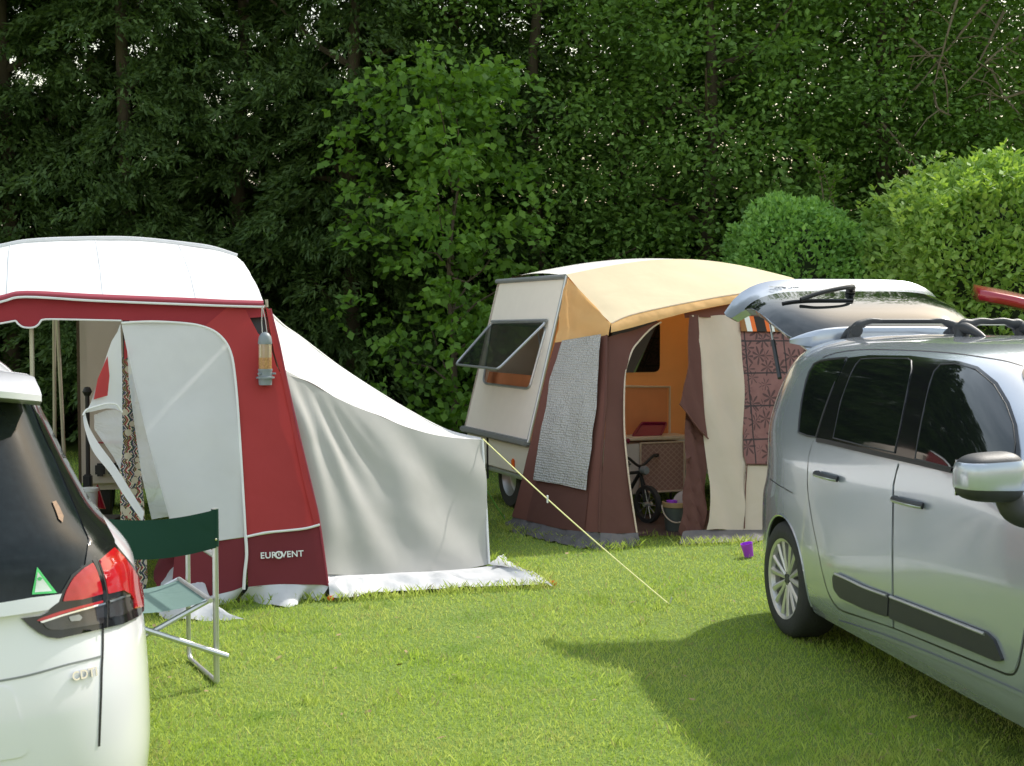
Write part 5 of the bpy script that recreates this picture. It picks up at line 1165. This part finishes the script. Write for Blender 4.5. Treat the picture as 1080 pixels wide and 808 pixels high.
def q2(z, ox, oy, sc): return [(ox + a / sc, oy + b_ / sc) for a, b_ in z]

# ---- silver car with the raised tailgate
C3T = [(.20, -.60, 3.27, .800, 5), (.28, -.75, 3.39, .835, 5), (.40, -.815, 3.45, .855, 5), (.55, -.825, 3.46, .862, 5), (.70, -.79, 3.43, .862, 5.2), (.82, -.72, 3.37, .856, 5.4), (.93, -.695, 3.20, .846, 5.6),
       (1.02, -.68, 2.77, .832, 5.8), (1.12, -.665, 2.40, .812, 6), (1.25, -.64, 2.18, .775, 6), (1.38, -.60, 1.95, .725, 6), (1.48, -.555, 1.76, .668, 6), (1.54, -.51, 1.62, .60, 5.5), (1.585, -.45, 1.44, .47, 5), (1.612, -.36, 1.15, .28, 4), (1.622, -.1, 0.90, .10, 3)]
c3 = Car('silver_car', 'silver people carrier with its tailgate raised, parked at the right edge', (2.275, 7.20), (.172, -.985), C3T, M['silver_paint'], 2.70, .345)
c3.wz = .31; GX = c3.px(6.5); rt = c3.root
bdr = lambda c: c.x < -.45 and abs(c.y) < .56 and .60 < c.z < 1.50
c3.hull(drop=bdr); c3.wheels(.312, .20, .835)
# boot lining
m = MB(); m.add([V((x, y, z)) for x in (-.47, .25) for y in (-.55, .55) for z in (.58, 1.44)], [[0, 1, 5, 4], [2, 3, 7, 6], [0, 2, 6, 4], [1, 3, 7, 5], [4, 5, 7, 6]]); m.build('boot_lining', M['dark_void'], rt, local=True, smooth=False)
z3 = lambda l: q2(l, 740, 260, 3.168); z5 = lambda l: q2(l, 780, 490, 3.59); z4 = lambda l: q2(l, 920, 280, 6.731)
# doors
dr_r = [(858, 466), (853.5, 483), (852.5, 505), (853.5, 523), (858, 552), (863.5, 579), (868, 602), (873.5, 622), (880, 635), (888, 643), (912, 651), (942, 661.5), (941.2, 620), (941, 573), (942, 512), (947.5, 489)]
dr_f = [(949.5, 489.5), (944, 512), (943, 573), (943.2, 620), (944, 662), (1000, 684.5), (1045, 703), (1064, 710), (1071, 706), (1076, 690), (1083, 650), (1088, 600), (1088, 540), (1080, 505), (1010, 499)]
doors = []
for poly in (dr_r, dr_f):
    d_ = pixpatch('door', poly, GX, M['silver_paint'], rt, 7, off=.0035, skirt=.0045, angle=50); doors.append(d_); c3.mirror(d_)
for pts in ([(858, 465), (853, 483), (851.7, 505), (852.7, 523), (857.2, 552), (862.7, 579), (867.2, 602), (872.7, 622.5), (879.5, 636), (888, 644), (912, 652), (943, 662.5), (1000, 686), (1045, 704.5), (1064, 711.5), (1072, 707.5), (1077, 691), (1084, 650), (1089, 600)],
            [(948.5, 489.5), (943, 512), (942, 573), (942.2, 620), (943, 662)]):
    c3.strip('door_gap', pts, GX, M['black'], .008, .0012, both=True)
# glazing: black surround, then the panes
dlo = z3([(385, 648), (412, 560), (440, 480), (492, 374), (560, 366), (700, 368), (800, 380), (860, 386), (925, 405), (990, 458), (1030, 525), (1056, 600), (1066, 680), (1066, 760), (960, 762), (840, 752), (715, 722), (560, 688), (430, 657)])
o = pixpatch('window_surround', dlo, GX, M['black_gloss'], rt, 5, off=.006, skirt=.007); c3.mirror(o)
for poly in (z3([(445, 641), (470, 520), (505, 425), (520, 397), (536, 380), (600, 377), (692, 379), (704, 386), (706, 415), (690, 500), (668, 610), (650, 690), (560, 670)]),
             z3([(719, 711), (732, 630), (747, 555), (768, 460), (782, 420), (803, 399), (850, 397), (918, 417), (978, 468), (1017, 532), (1042, 600), (1050, 660), (1048, 700), (960, 730), (838, 741)])):
    o = pixpatch('window', poly, GX, M['glass_dark'], rt, 5, off=.0085, skirt=.003); c3.mirror(o)
    rim_ = [GX(*p) for p in poly]; f_ = MB().tube([p + n * .009 for p, n in rim_], .0035, 5, closed=True).build('window_seal', M['dark_plastic'], o)
qp = z3([(327, 622), (330, 580), (337, 520), (352, 450), (362, 420), (378, 395), (400, 384), (440, 378), (488, 374), (440, 478), (412, 555), (386, 638), (355, 633)])
o = pixpatch('quarter_window', qp, GX, M['glass_dark'], rt, 5, off=.006, skirt=.006); c3.mirror(o)
f_ = MB().tube([GX(*p)[0] + GX(*p)[1] * .006 for p in qp], .006, 5, closed=True).build('window_seal', M['dark_plastic'], o)
c3.strip('belt_trim', z3([(388, 647), (430, 655), (560, 686), (715, 720), (840, 750)]), GX, M['black'], .022, .010, both=True)
c3.strip('roof_seam', z3([(405, 372), (450, 356), (520, 346), (620, 345), (750, 350), (850, 358), (950, 372), (1020, 384), (1075, 400)]), GX, M['black'], .008, .0015, both=True)
# side mouldings with chrome insert
for poly, ch_ in ((z5([(372, 410), (480, 459), (575, 492), (570, 577), (480, 545), (388, 502), (366, 470), (361, 425)]), z5([(374, 413), (430, 438), (484, 464), (570, 496)])),
                  (z5([(581, 495), (700, 540), (830, 590), (945, 634), (975, 662), (1008, 742), (985, 744), (800, 668), (576, 580)]), z5([(583, 500), (700, 545), (830, 596), (942, 641)]))):
    o = pixpatch('side_moulding', rnd(poly, 3), GX, M['dark_plastic'], rt, 4, off=.016, skirt=.018, angle=80); c3.mirror(o)
    c3.mirror(MB().tube([GX(*q_)[0] + GX(*q_)[1] * .016 for q_ in [(v_.x, v_.y) for v_ in cr([V((*c__, 0)) for c__ in ch_], 5)]], .0075, 8).build('chrome_insert', M['alu'], rt))
# handles
for (a, b_, cc) in ((z5([(306, 34), (380, 56)]), None, (345, 40)), (z5([(602, 130), (704, 158)]), None, (652, 140))):
    cpx = z5([cc])[0]; r_ = 9.0
    o = pixpatch('handle_recess', [(cpx[0] + r_ * math.cos(t) * .95, cpx[1] - 1 + r_ * 1.15 * math.sin(t)) for t in np.linspace(0, 6.283, 20, endpoint=False)], GX, M['silver_paint'], rt, 3, off=.005, disp=lambda p: -.002); c3.mirror(o)
    (p, n), (q_, n2) = GX(*a[0]), GX(*a[1]); hq = [p + n * .012, p.lerp(q_, .15) + n * .040, p.lerp(q_, .5) + n * .045, p.lerp(q_, .85) + n * .038, q_ + n * .012]
    o = MB().tube(cr(hq, 5), .0145, 10).build('door_handle', M['dark_plastic'], rt); mo = c3.mirror(o)
    o2 = MB().tube(cr([h + n * .006 - V((0, 0, .004)) for h in hq], 5), .010, 8).build('chrome_strip', M['alu'], o); c3.mirror(o2, parent=mo)
# sill crease, rear bumper line, fuel-side reflector
c3.strip('sill_line', [(884, 655), (912, 664), (943, 675), (1000, 698), (1060, 724), (1090, 738)], GX, M['silver_paint'], .018, .006, both=True)
c3.strip('bumper_gap', [(812, 505), (822, 512), (836, 520)], GX, M['black'], .005, .0015)
# door mirror
for sg in (-1, 1):
    o0 = c3.Wi @ CAM; d0 = c3.Wi.to_3x3() @ ray(1041, 503); ml = o0 + d0 * ((-1.0 - o0.y) / d0.y)
    if sg == 1: ml.y = -ml.y
    def mirr(z0, z1, name, mat, sx=.10, sy=.125, sz=.098, parent=rt, k=1.0):
        bm = bmesh.new(); bmesh.ops.create_uvsphere(bm, u_segments=32, v_segments=24, radius=1); vs = []; keepv = {}
        for v in bm.verts:
            e = v.co; x = math.copysign(abs(e.x) ** .75, e.x); y = math.copysign(abs(e.y) ** .55, e.y); z = math.copysign(abs(e.z) ** .6, e.z); z = min(max(z, z0), z1)
            tp = 1 - .16 * (-sg * 0 + y * sg * .5 + .5) if True else 1
            vs.append(V((ml.x + x * sx * k * (1 if x > 0 else .45), ml.y + y * sy * k, ml.z + z * sz * k * tp - .03 * x * 0)))
        bm.verts.index_update(); fs = [[v.index for v in f.verts] for f in bm.faces]; bm.free(); return link(name, vs, fs, mat, parent, local=True, angle=60)
    dm_ = mirr(-1, 1, 'door_mirror', M['dark_plastic'], k=.985)
    cap_ = mirr(-.42, .66, 'mirror_cap', M['silver_paint'], parent=dm_, k=1.01)
    MB().tube(cr([V((ml.x - .01, ml.y - sg * .09, ml.z - .07)), V((ml.x + .0, ml.y - sg * .11, ml.z - .12)), V((ml.x + .02, ml.y - sg * .16, ml.z - .14)), V((ml.x + .05, sg * .78, ml.z - .13))], 5), [.05] * 16, 12).build('mirror_arm', M['dark_plastic'], dm_, local=True)
    MB().box((ml.x - .042, ml.y, ml.z - .005), (.006, .20, .13), bev=.002).build('mirror_glass', M['chrome'], dm_, local=True)
# roof bars: two cross bars on arched feet
roofz = lambda x, y: c3.top()(x, y)[0].z
for pa, tail in (((907, 354), -1), ((1020, 354), 1)):
    P_, n_ = GX(*pa); l = c3.Wi @ P_; zb_ = 1.690; bars = MB()
    top_ = [V((l.x, y, zb_)) for y in np.linspace(l.y + .04, -l.y - .04, 20)]
    rb = MB().tube(top_, .013, 8).build('roof_bar', M['black'], rt, local=True)
    MB().box((l.x, 0, zb_ - .016), (.018, -2 * l.y - .1, .006)).build('bar_trim', M['alu'], rb, local=True)
    for sg in (-1, 1):
        y0 = sg * abs(l.y); fz = roofz(l.x, y0)
        pts = cr([V((l.x + tail * .01, y0 + sg * .035, fz - .015)), V((l.x, y0 + sg * .02, fz + .05)), V((l.x, y0 - sg * .02, zb_ - .012)), V((l.x, y0 - sg * .07, zb_ + .002)), V((l.x, y0 - sg * .13, zb_))], 5)
        MB().tube(pts, [.040, .038, .036, .034, .033, .031, .029, .028, .026, .025, .024, .022, .021, .019, .018, .017, .016, .015, .014, .013, .013][:len(pts)], 12).build('bar_foot', M['dark_plastic'], rb, local=True)
        tl = [V((l.x + tail * d, y0 + sg * .03, roofz(l.x + tail * d, y0 + sg * .03) + hgt)) for d, hgt in ((-.03, .035), (.04, .038), (.10, .028), (.17, .010), (.22, -.008))]
        MB().tube(cr(tl, 4), [.034 - .022 * i / 16 for i in range(17)], 10).build('foot_tail', M['dark_plastic'], rb, local=True)
# windscreen, bonnet line, lamps, grille and plate at the front
FR, RR_, TP = c3.front(), c3.rear(), c3.top()
def frontset(car, zb, zt, wb_, wt, zl, yl, zg, glass=True, bonnet=None):
    f = car.front()
    ws = pixpatch('windscreen', rnd([V((-wb_, zb)), V((wb_, zb)), V((wt, zt)), V((-wt, zt))], .06), f, M['glass_dark'], car.root, .05, off=.006, skirt=.007)
    for sg in (-1, 1): pixpatch('headlight', rnd([V((sg * yl, zl)), V((sg * (yl + .30), zl + .05)), V((sg * (yl + .32), zl + .17)), V((sg * (yl + .05), zl + .13))], .03), f, M['lamp_clear'], car.root, .03, off=.006, skirt=.007)
    pixpatch('grille', rnd([V((-.42, zg)), V((.42, zg)), V((.48, zg + .14)), V((-.48, zg + .14))], .03), f, M['black'], car.root, .05, off=.006, skirt=.007)
    pixpatch('number_plate', [(-.26, zg + .20), (.26, zg + .20), (.26, zg + .31), (-.26, zg + .31)], f, M['piping'], car.root, .06, off=.012, skirt=.013)
frontset(c3, 1.06, 1.50, .66, .50, .70, .42, .32)
# tailgate: built closed on the body, then swung up about the roof hinge
hz_, hx_ = 1.565, float(c3.f(1, np.array([1.565]))[0]); PHI = R(98.5)
T_ = Matrix.Translation((hx_, 0, hz_)) @ Matrix.Rotation(PHI, 4, 'Y') @ Matrix.Translation((-hx_, 0, -hz_))
def tg(name, poly, mat, off, parent, step=.04, skirt=.0, tri=None):
    o = pixpatch(name, poly, RR_, mat, parent, step, off=off, skirt=skirt, angle=50); o.data.transform(T_); return o
wz = lambda z: float(c3.f(3, np.array([z]))[0])
zz_ = np.linspace(.77, 1.555, 34)
ek = lambda z: float(np.interp(z, [.58, .80, .90, .98, 1.04, 1.15, 1.30, 1.42, 1.56], [.845, .855, .850, .800, .790, .800, .820, .830, .82]))
edge = [(wz(z) * ek(z), z) for z in zz_]; tgp = edge + [(-a, b_) for a, b_ in edge[::-1]]
tail_ = tg('tailgate', tgp, M['silver_paint'], .012, rt, .05, skirt=.05)
inner = tg('inner_trim', [(a * .95, .02 + b_ * .98) for a, b_ in tgp], M['dark_plastic'], -.03, tail_, .06)
gz = np.linspace(.965, 1.49, 22); ge = [(wz(z) * (ek(z) - .004), z) for z in gz]
gl = tg('rear_window', rnd([V(p) for p in ge + [(-a, b_) for a, b_ in ge[::-1]]], .06), M['glass_dark'], .017, tail_, .045, skirt=.006)
TW = c3.W @ T_
def lp(x, y, z): return TW @ V((x, y, z))
def onrear(y, z, off): p, n = RR_(y, z); q = c3.Wi @ p; return q + (c3.W3.inverted() @ n) * off
sp_ = MB(); sv = []
for y in np.linspace(-.60, .60, 25):
    e = 1 - .35 * (abs(y) / .60) ** 4; tk = 1 - .75 * (abs(y) / .60) ** 5
    for dx, dz in ((.03, .030), (-.05, .035), (-.09 * e, .012), (-.095 * e, -.008), (-.05, -.022), (.02, -.02)): sv.append(T_ @ V((hx_ + dx * tk, y, hz_ + dz * tk - .05 * (y / .6) ** 2)))
sp_.add(sv, [[i * 6 + k, i * 6 + (k + 1) % 6, (i + 1) * 6 + (k + 1) % 6, (i + 1) * 6 + k] for i in range(24) for k in range(6)] + [list(range(6)), [24 * 6 + k for k in range(6)][::-1]])
sp_.build('spoiler', M['silver_paint'], tail_, local=True, angle=40)
MB().box(T_ @ V((hx_ - .02, 0, hz_ + .034)), (.016, .26, .010), [T_.to_3x3() @ V((1, 0, 0)), V((0, 1, 0)), T_.to_3x3() @ V((0, 0, 1))], .003).build('brake_light', M['lamp_red'], tail_, local=True)
# wiper on the window
wp = [T_ @ onrear(-.02, 1.0, .03), T_ @ onrear(-.04, 1.06, .07), T_ @ onrear(-.12, 1.12, .085), T_ @ onrear(-.30, 1.18, .07), T_ @ onrear(-.42, 1.20, .04)]
wi = MB().tube(cr(wp, 6), [.020] * 8 + [.014] * 17, 8).build('wiper', M['black'], tail_, local=True)
MB().tube([T_ @ onrear(y, 1.17 + .05 * (y + .45) * 0, .022) for y in np.linspace(-.52, -.08, 12)], .009, 6).build('wiper_blade', M['black'], wi, local=True)
MB().lathe([(0, .04), (.025, .035), (.03, 0)], T_ @ onrear(-.02, 1.0, .018), T_.to_3x3() @ V((-1, 0, 0)), 16).build('wiper_pivot', M['black'], wi, local=True)
def tgtext(body, y, z, size, mat):
    o0 = T_ @ onrear(y, z, .016); return text('model_lettering', body, mat, tail_, c3.W @ o0, c3.W3 @ V((0, -1, 0)), c3.W3 @ (T_.to_3x3() @ V((0, 0, 1))), size)
o_ = tgtext('PICASSO', -.40, .86, .048, M['alu'])
for sg in (-1, 1):        # gas struts and rear lamps
    a = V((-.60, sg * .63, 1.36)); b_ = T_ @ onrear(sg * .60, 1.12, -.02); mid = a.lerp(b_, .55)
    st_ = MB().tube([a, mid], .013, 8).build('gas_strut', M['dark_plastic'], rt, local=True); MB().tube([mid, b_], .006, 6).build('strut_rod', M['alu'], st_, local=True)
    sd_ = c3.side(sg); pixpatch('tail_lamp', rnd([V((-.70, .86)), V((-.60, .84)), V((-.585, 1.10)), V((-.645, 1.14))], .03), sd_, M['lamp_red'], rt, .03, off=.006, skirt=.008)
pixpatch('rear_seal', [(.57, .60), (.60, .60), (.55, 1.50), (.52, 1.50)], RR_, M['black'], rt, .05, off=.006); pixpatch('rear_seal', [(-.57, .60), (-.60, .60), (-.55, 1.50), (-.52, 1.50)], RR_, M['black'], rt, .05, off=.006)

# ---- white car cut by the left edge
ZT = [(.18, -.86, 3.52, .880, 5.6), (.28, -.965, 3.64, .900, 5.4), (.42, -.985, 3.69, .915, 5.2), (.58, -.975, 3.70, .922, 5), (.72, -.95, 3.69, .924, 4.8), (.84, -.925, 3.64, .915, 4.6), (.93, -.905, 3.40, .900, 4.6), (1.02, -.88, 2.90, .825, 4.8),
      (1.10, -.83, 2.70, .745, 5), (1.22, -.74, 2.42, .682, 5), (1.34, -.645, 2.12, .630, 5), (1.45, -.555, 1.86, .582, 5), (1.53, -.47, 1.66, .53, 5), (1.59, -.36, 1.40, .45, 4.6), (1.625, -.20, 1.10, .30, 4), (1.645, .1, .85, .10, 3)]
zf = Car('white_car', 'white car seen from behind, cut off by the left edge, dark rear window', (-2.165, 4.25), (-.5, .866), ZT, M['white_paint'], 2.76, .36)
zf.wz = .33; ZX = zf.px(3.9); rt = zf.root; zf.hull(); zf.wheels(.335, .225, .885, 5)
zt = lambda l: q2(l, 0, 560, 4.753)
ZR = zf.rear()
def both(o): zf.mirror(o); return o
# rear glass: one dark area across the tailgate
gp_ = [(-8, 424), (20, 424), (38, 426), (52, 448), (75, 490), (97, 533), (116, 571), (118, 576), (100, 587), (84, 598), (72, 611), (64, 624), (58, 631), (30, 636), (-8, 641)]
yl = lambda p: (zf.Wi @ ZX(*p)[0])
gm = [yl(p) for p in gp_[1:-1]]
poly = [(v.y, v.z) for v in gm]; poly = [(0, gm[0].z + .01)] + poly + [(0, gm[-1].z - .03)]
poly = poly + [(-a, b_) for a, b_ in poly[::-1] if abs(a) > 1e-6]
rg = pixpatch('rear_window', poly, ZR, M['glass_rear'], rt, .035, off=.006, skirt=.008)
both(pixpatch('rear_window', [(30, 424.5), (39, 425), (54, 447), (77, 489), (99, 532), (119, 571), (119, 578), (100, 588), (88, 597), (92, 570), (75, 530), (58, 490), (42, 455)], ZX, M['black_gloss'], rt, 4, off=.008, skirt=.008))
# chrome strip under the glass
cst = [yl(p) for p in zt([(0, 362), (140, 338), (285, 320)])]; csb = [yl(p) for p in zt([(0, 432), (120, 415), (220, 398), (268, 360)])]
pc_ = [(0, cst[0].z - .012)] + [(v.y, v.z) for v in cst] + [(v.y, v.z) for v in csb[::-1]] + [(0, csb[0].z - .012)]
pc_ = pc_ + [(-a, b_) for a, b_ in pc_[::-1] if abs(a) > 1e-6]
pixpatch('tailgate_trim', pc_, ZR, M['white_paint'], rt, .03, off=.030, skirt=.032, angle=30)
# tail lamp: black housing, red lenses, smoked lower part, light bar
hs = zt([(104, 438), (140, 474), (190, 512), (240, 535), (290, 540), (400, 516), (510, 491), (600, 471), (680, 432), (706, 405), (711, 330), (697, 250), (660, 185), (600, 115), (556, 60), (520, 95), (470, 132), (440, 160), (400, 182), (350, 222), (312, 290), (290, 322), (270, 370), (240, 405), (200, 426)])
lh = pixpatch('tail_lamp', hs, ZX, M['black_gloss'], rt, 3.5, off=.010, skirt=.014); ml_ = both(lh)
def lens(name, poly, mat, off):
    o = pixpatch(name, rnd(zt(poly), 1.2), ZX, mat, lh, 2.5, off=off, skirt=.004, angle=80); zf.mirror(o, parent=lh); return o
lens('red_lens', [(448, 165), (402, 195), (355, 240), (322, 300), (305, 355), (400, 345), (498, 318), (490, 270), (470, 205)], M['lamp_red'], .014)
lens('red_lens', [(482, 155), (520, 122), (556, 92), (600, 135), (650, 198), (690, 262), (700, 330), (698, 385), (655, 395), (650, 345), (635, 320), (600, 300), (525, 318), (512, 250)], M['lamp_red'], .014)
lens('red_lens', [(175, 450), (200, 436), (290, 405), (400, 375), (500, 350), (500, 362), (400, 388), (300, 418), (200, 455)], M['lamp_red'], .013)
lens('smoked_lens', [(205, 462), (300, 428), (400, 400), (502, 372), (504, 465), (400, 482), (300, 498), (240, 495), (222, 485)], M['lamp_dark'], .014)
lens('smoked_lens', [(528, 362), (600, 335), (630, 335), (645, 365), (645, 400), (600, 425), (530, 440)], M['lamp_dark'], .014)
lens('light_bar', [(188, 456), (300, 420), (400, 390), (505, 362), (505, 371), (400, 400), (300, 429), (200, 464)], M['chrome'], .018)
lens('light_bar', [(526, 352), (600, 325), (628, 322), (626, 332), (600, 336), (528, 362)], M['chrome'], .018)
lens('reversing_lamp', [(330, 432), (380, 420), (396, 436), (385, 452), (340, 455)], M['lamp_clear'], .017)
# tailgate gaps, crease, plate recess, badge
zf.strip('tailgate_gap', zt([(462, 148), (490, 220), (508, 300), (514, 400), (514, 488)]), ZX, M['black'], .005, .0195, both=True)
zf.strip('tailgate_gap', zt([(514, 488), (513, 600), (508, 700), (505, 820), (500, 950), (495, 1080)]), ZX, M['black'], .008, .002, both=True)
cre = [yl(p) for p in zt([(0, 752), (160, 720), (340, 670), (508, 628)])]
cl_ = [(0, cre[0].z - .01)] + [(v.y, v.z) for v in cre]
zf.strip('tailgate_crease', [(-a, b_) for a, b_ in cl_[::-1]] + cl_[1:], ZR, M['grey_trim'], .006, .002, per=4)
pixpatch('plate_recess', rnd([V((-.40, .50)), V((.40, .50)), V((.36, .695)), V((-.36, .695))], .03), ZR, M['white_paint'], rt, .04, off=.004, skirt=.005)
pixpatch('number_plate', [(-.26, .54), (.26, .54), (.26, .65), (-.26, .65)], ZR, M['bucket_rim'], rt, .05, off=.012, skirt=.01)
pa_, na_ = ZX(*zt([(358, 732)])[0]); pb_, nb_ = ZX(*zt([(478, 705)])[0]); xd = (pb_ - pa_).normalized(); pm, nm_ = ZX(*zt([(418, 720)])[0])
text('badge_lettering', 'CDTI', M['chrome'], rt, pm + nm_ * .006, xd, nm_.cross(xd), .035, .003)
# sticker triangle
tr_ = zt([(180, 184), (278, 312), (154, 320)]); st_ = pixpatch('triangle_sticker', tr_, ZX, simple('green sticker', (.10, .62, .18), .5), rt, 4, off=.0095)
ins = zt([(182, 208), (252, 303), (168, 309)]); pixpatch('sticker_centre', ins, ZX, simple('white sticker', (.70, .76, .70), .5, var=.15, scale=60), st_, 4, off=.0105)
pixpatch('sticker_mark', zt([(178, 240), (192, 232), (205, 240), (195, 252), (182, 250)]), ZX, simple('sticker mark', (.08, .5, .15), .5), st_, 3, off=.0115)
pixpatch('brown_mark', [(53, 531), (57, 530), (61, 537), (65, 546), (64, 553), (60, 549), (57, 541)], ZX, simple('brown window mark', (.30, .19, .12), .8, var=.4, scale=80), rt, 3, off=.0095)  # small brown mark on the rear window
# roof spoiler and rear edge
sv = []; sp_ = MB(); hx_, hz_ = -.50, 1.545
for y in np.linspace(-.52, .52, 33):
    e = abs(y) / .52; k = 1 - .55 * e ** 5; dz0 = -.045 * e ** 2
    for dx, dz in ((.16, .028), (.02, .022), (-.14 * k, -.010), (-.205 * k, -.028), (-.205 * k, -.047), (-.12 * k, -.062), (.04, -.06)): sv.append(V((hx_ + dx, y, hz_ + dz + dz0)))
sp_.add(sv, [[i * 7 + k, i * 7 + (k + 1) % 7, (i + 1) * 7 + (k + 1) % 7, (i + 1) * 7 + k] for i in range(32) for k in range(7)] + [list(range(7)), [32 * 7 + k for k in range(7)][::-1]])
sp_.build('spoiler', M['white_paint'], rt, local=True, angle=40)
MB().box((hx_ - .208, 0, hz_ - .040), (.008, .30, .014), bev=.002).build('brake_light', M['lamp_red'], rt, local=True)
def sidewins(car, polys, belt):
    for sg in (-1, 1):
        f = car.side(sg)
        for p in polys: pixpatch('window', rnd([V(a) for a in p], .05), f, M['glass_dark'], car.root, .05, off=.006, skirt=.007)
        for x in belt:
            car.strip('door_gap', [(x, .30), (x + .01, .6), (x, .98)], f, M['black'], .007, .0015)
            q, n = f(x - .85 + .70, .90) if False else f(x + .14, .88); t_ = car.W3 @ V((1, 0, 0))
            MB().tube(cr([q + n * .01, q + n * .04 + t_ * .04, q + n * .04 + t_ * .13, q + n * .01 + t_ * .17], 4), .012, 8).build('door_handle', M['chrome'], car.root)
sidewins(zf, [[(-.42, 1.08), (.05, 1.06), (-.0, 1.42), (-.22, 1.44)], [(.14, 1.05), (1.05, 1.04), (1.00, 1.46), (.10, 1.46)], [(1.14, 1.04), (2.15, 1.05), (1.62, 1.45), (1.09, 1.46)]], [.2, 1.1])
frontset(zf, 1.08, 1.50, .70, .50, .72, .45, .34)
for sg in (-1, 1):
    MB().box((2.05, sg * .93, 1.0), (.12, .2, .14), bev=.05).build('door_mirror', M['white_paint'], rt, local=True)

# ---- red hatchback at the right edge, tailgate up
RT = [(.20, -.55, 3.0, .78, 5), (.40, -.68, 3.2, .84, 5), (.60, -.68, 3.22, .845, 5), (.80, -.62, 3.12, .84, 5), (.92, -.58, 2.7, .82, 5), (1.05, -.52, 2.25, .78, 5), (1.20, -.42, 1.9, .72, 5), (1.34, -.28, 1.5, .62, 5), (1.42, -.1, 1.2, .45, 4), (1.46, .2, .9, .15, 3)]
ra = at(1027, 300, 10.6); rd = V((.95, -.31, 0)).normalized()
rc = Car('red_car', 'red hatchback with raised tailgate, just showing at the right edge behind the silver car', (ra.x + rd.x * 1.55 + .2, ra.y + rd.y * 1.55 + .3), (rd.x, rd.y), RT, M['red_paint'], 2.5, .33, NP=180)
rc.wz = .29; rc.hull(drop=lambda c: c.x < -.2 and abs(c.y) < .5 and .62 < c.z < 1.30); rc.wheels(.29, .19, .82, 5)
m = MB(); m.add([V((x, y, z)) for x in (-.5, .3) for y in (-.51, .51) for z in (.60, 1.30)], [[0, 1, 5, 4], [2, 3, 7, 6], [0, 2, 6, 4], [1, 3, 7, 5], [4, 5, 7, 6]]); m.build('boot_lining', M['dark_void'], rc.root, local=True, smooth=False)
sidewins(rc, [[(.10, .98), (.9, .96), (.88, 1.30), (.16, 1.30)], [(1.0, .96), (1.95, .98), (1.35, 1.28), (.98, 1.31)]], [.1, .95]); frontset(rc, .98, 1.33, .62, .46, .62, .42, .30)
hp = V((-.05, 0, 1.43)); tip = rc.Wi @ ra; tip.y = 0; dv = (tip - hp); L_ = dv.length; dv.normalize(); nv = V((-dv.z, 0, dv.x)) * -1
if nv.z < 0: nv = -nv
sv = []; k = 14
for i in range(k):
    t = i / (k - 1)
    for j in range(17):
        y = -1 + 2 * j / 16; wv_ = .52 + .12 * t - .10 * t ** 6; b_ = .06 * math.sin(t * 2.6) - .05 * y * y - .10 * max(0, t - .8)
        sv.append(hp + dv * (L_ * t * (1 - .04 * abs(y) ** 3)) + nv * b_ + V((0, y * wv_, 0)))
fs = [[i * 17 + j, i * 17 + j + 1, (i + 1) * 17 + j + 1, (i + 1) * 17 + j] for i in range(k - 1) for j in range(16)]
tgo = link('tailgate', sv, fs, M['red_paint'], rc.root, local=True, angle=60); md = tgo.modifiers.new('thick', 'SOLIDIFY'); md.thickness = .07; md.offset = -1
sel = [f for f in fs if 2 <= (f[0] // 17) < 8 and 1 <= f[0] % 17 < 15]; link('rear_window', [v + nv * .006 for v in sv], sel, M['glass_dark'], tgo, local=True)
for sg in (-1, 1): MB().tube([hp + dv * .45 + V((0, sg * .56, -.05)), V((-.25, sg * .58, 1.15))], .010, 6).build('gas_strut', M['dark_plastic'], rc.root, local=True)
for sg in (-1, 1): pixpatch('tail_lamp', rnd([V((-.66, .70)), V((-.52, .70)), V((-.46, .92)), V((-.56, .92))], .03), rc.side(sg), M['lamp_red'], rc.root, .04, off=.006, skirt=.008)

TUFT = [(gp(a, b_), gp(c__, d)) for a, b_, c__, d in [(255, 636, 345, 634), (349, 636, 440, 628), (440, 628, 583, 620), (530, 558, 640, 581), (640, 581, 676, 577), (716, 576, 800, 573), (165, 650, 255, 640), (516, 590, 583, 619)]]
# ------------------------------------------------------------------ grass last: it stays clear of groundsheets and skirts
ex = [[(p.x, p.y) for p in [gp(349, 634), gp(440, 625), gp(545, 620), gp(583, 618), gp(541, 597), gp(520, 592), at(507, 540, 10.7), at(300, 540, 9.6)]],
      [(p.x, p.y) for p in [gp(655, 566), gp(738, 566), cv(2.5, -.1, 0), cv(.2, -.1, 0)]], [(p.x, p.y) for p in [gp(170, 650), gp(195, 653), gp(222, 653), gp(256, 655), gp(222, 640), gp(190, 635)]]]
grass(ex)
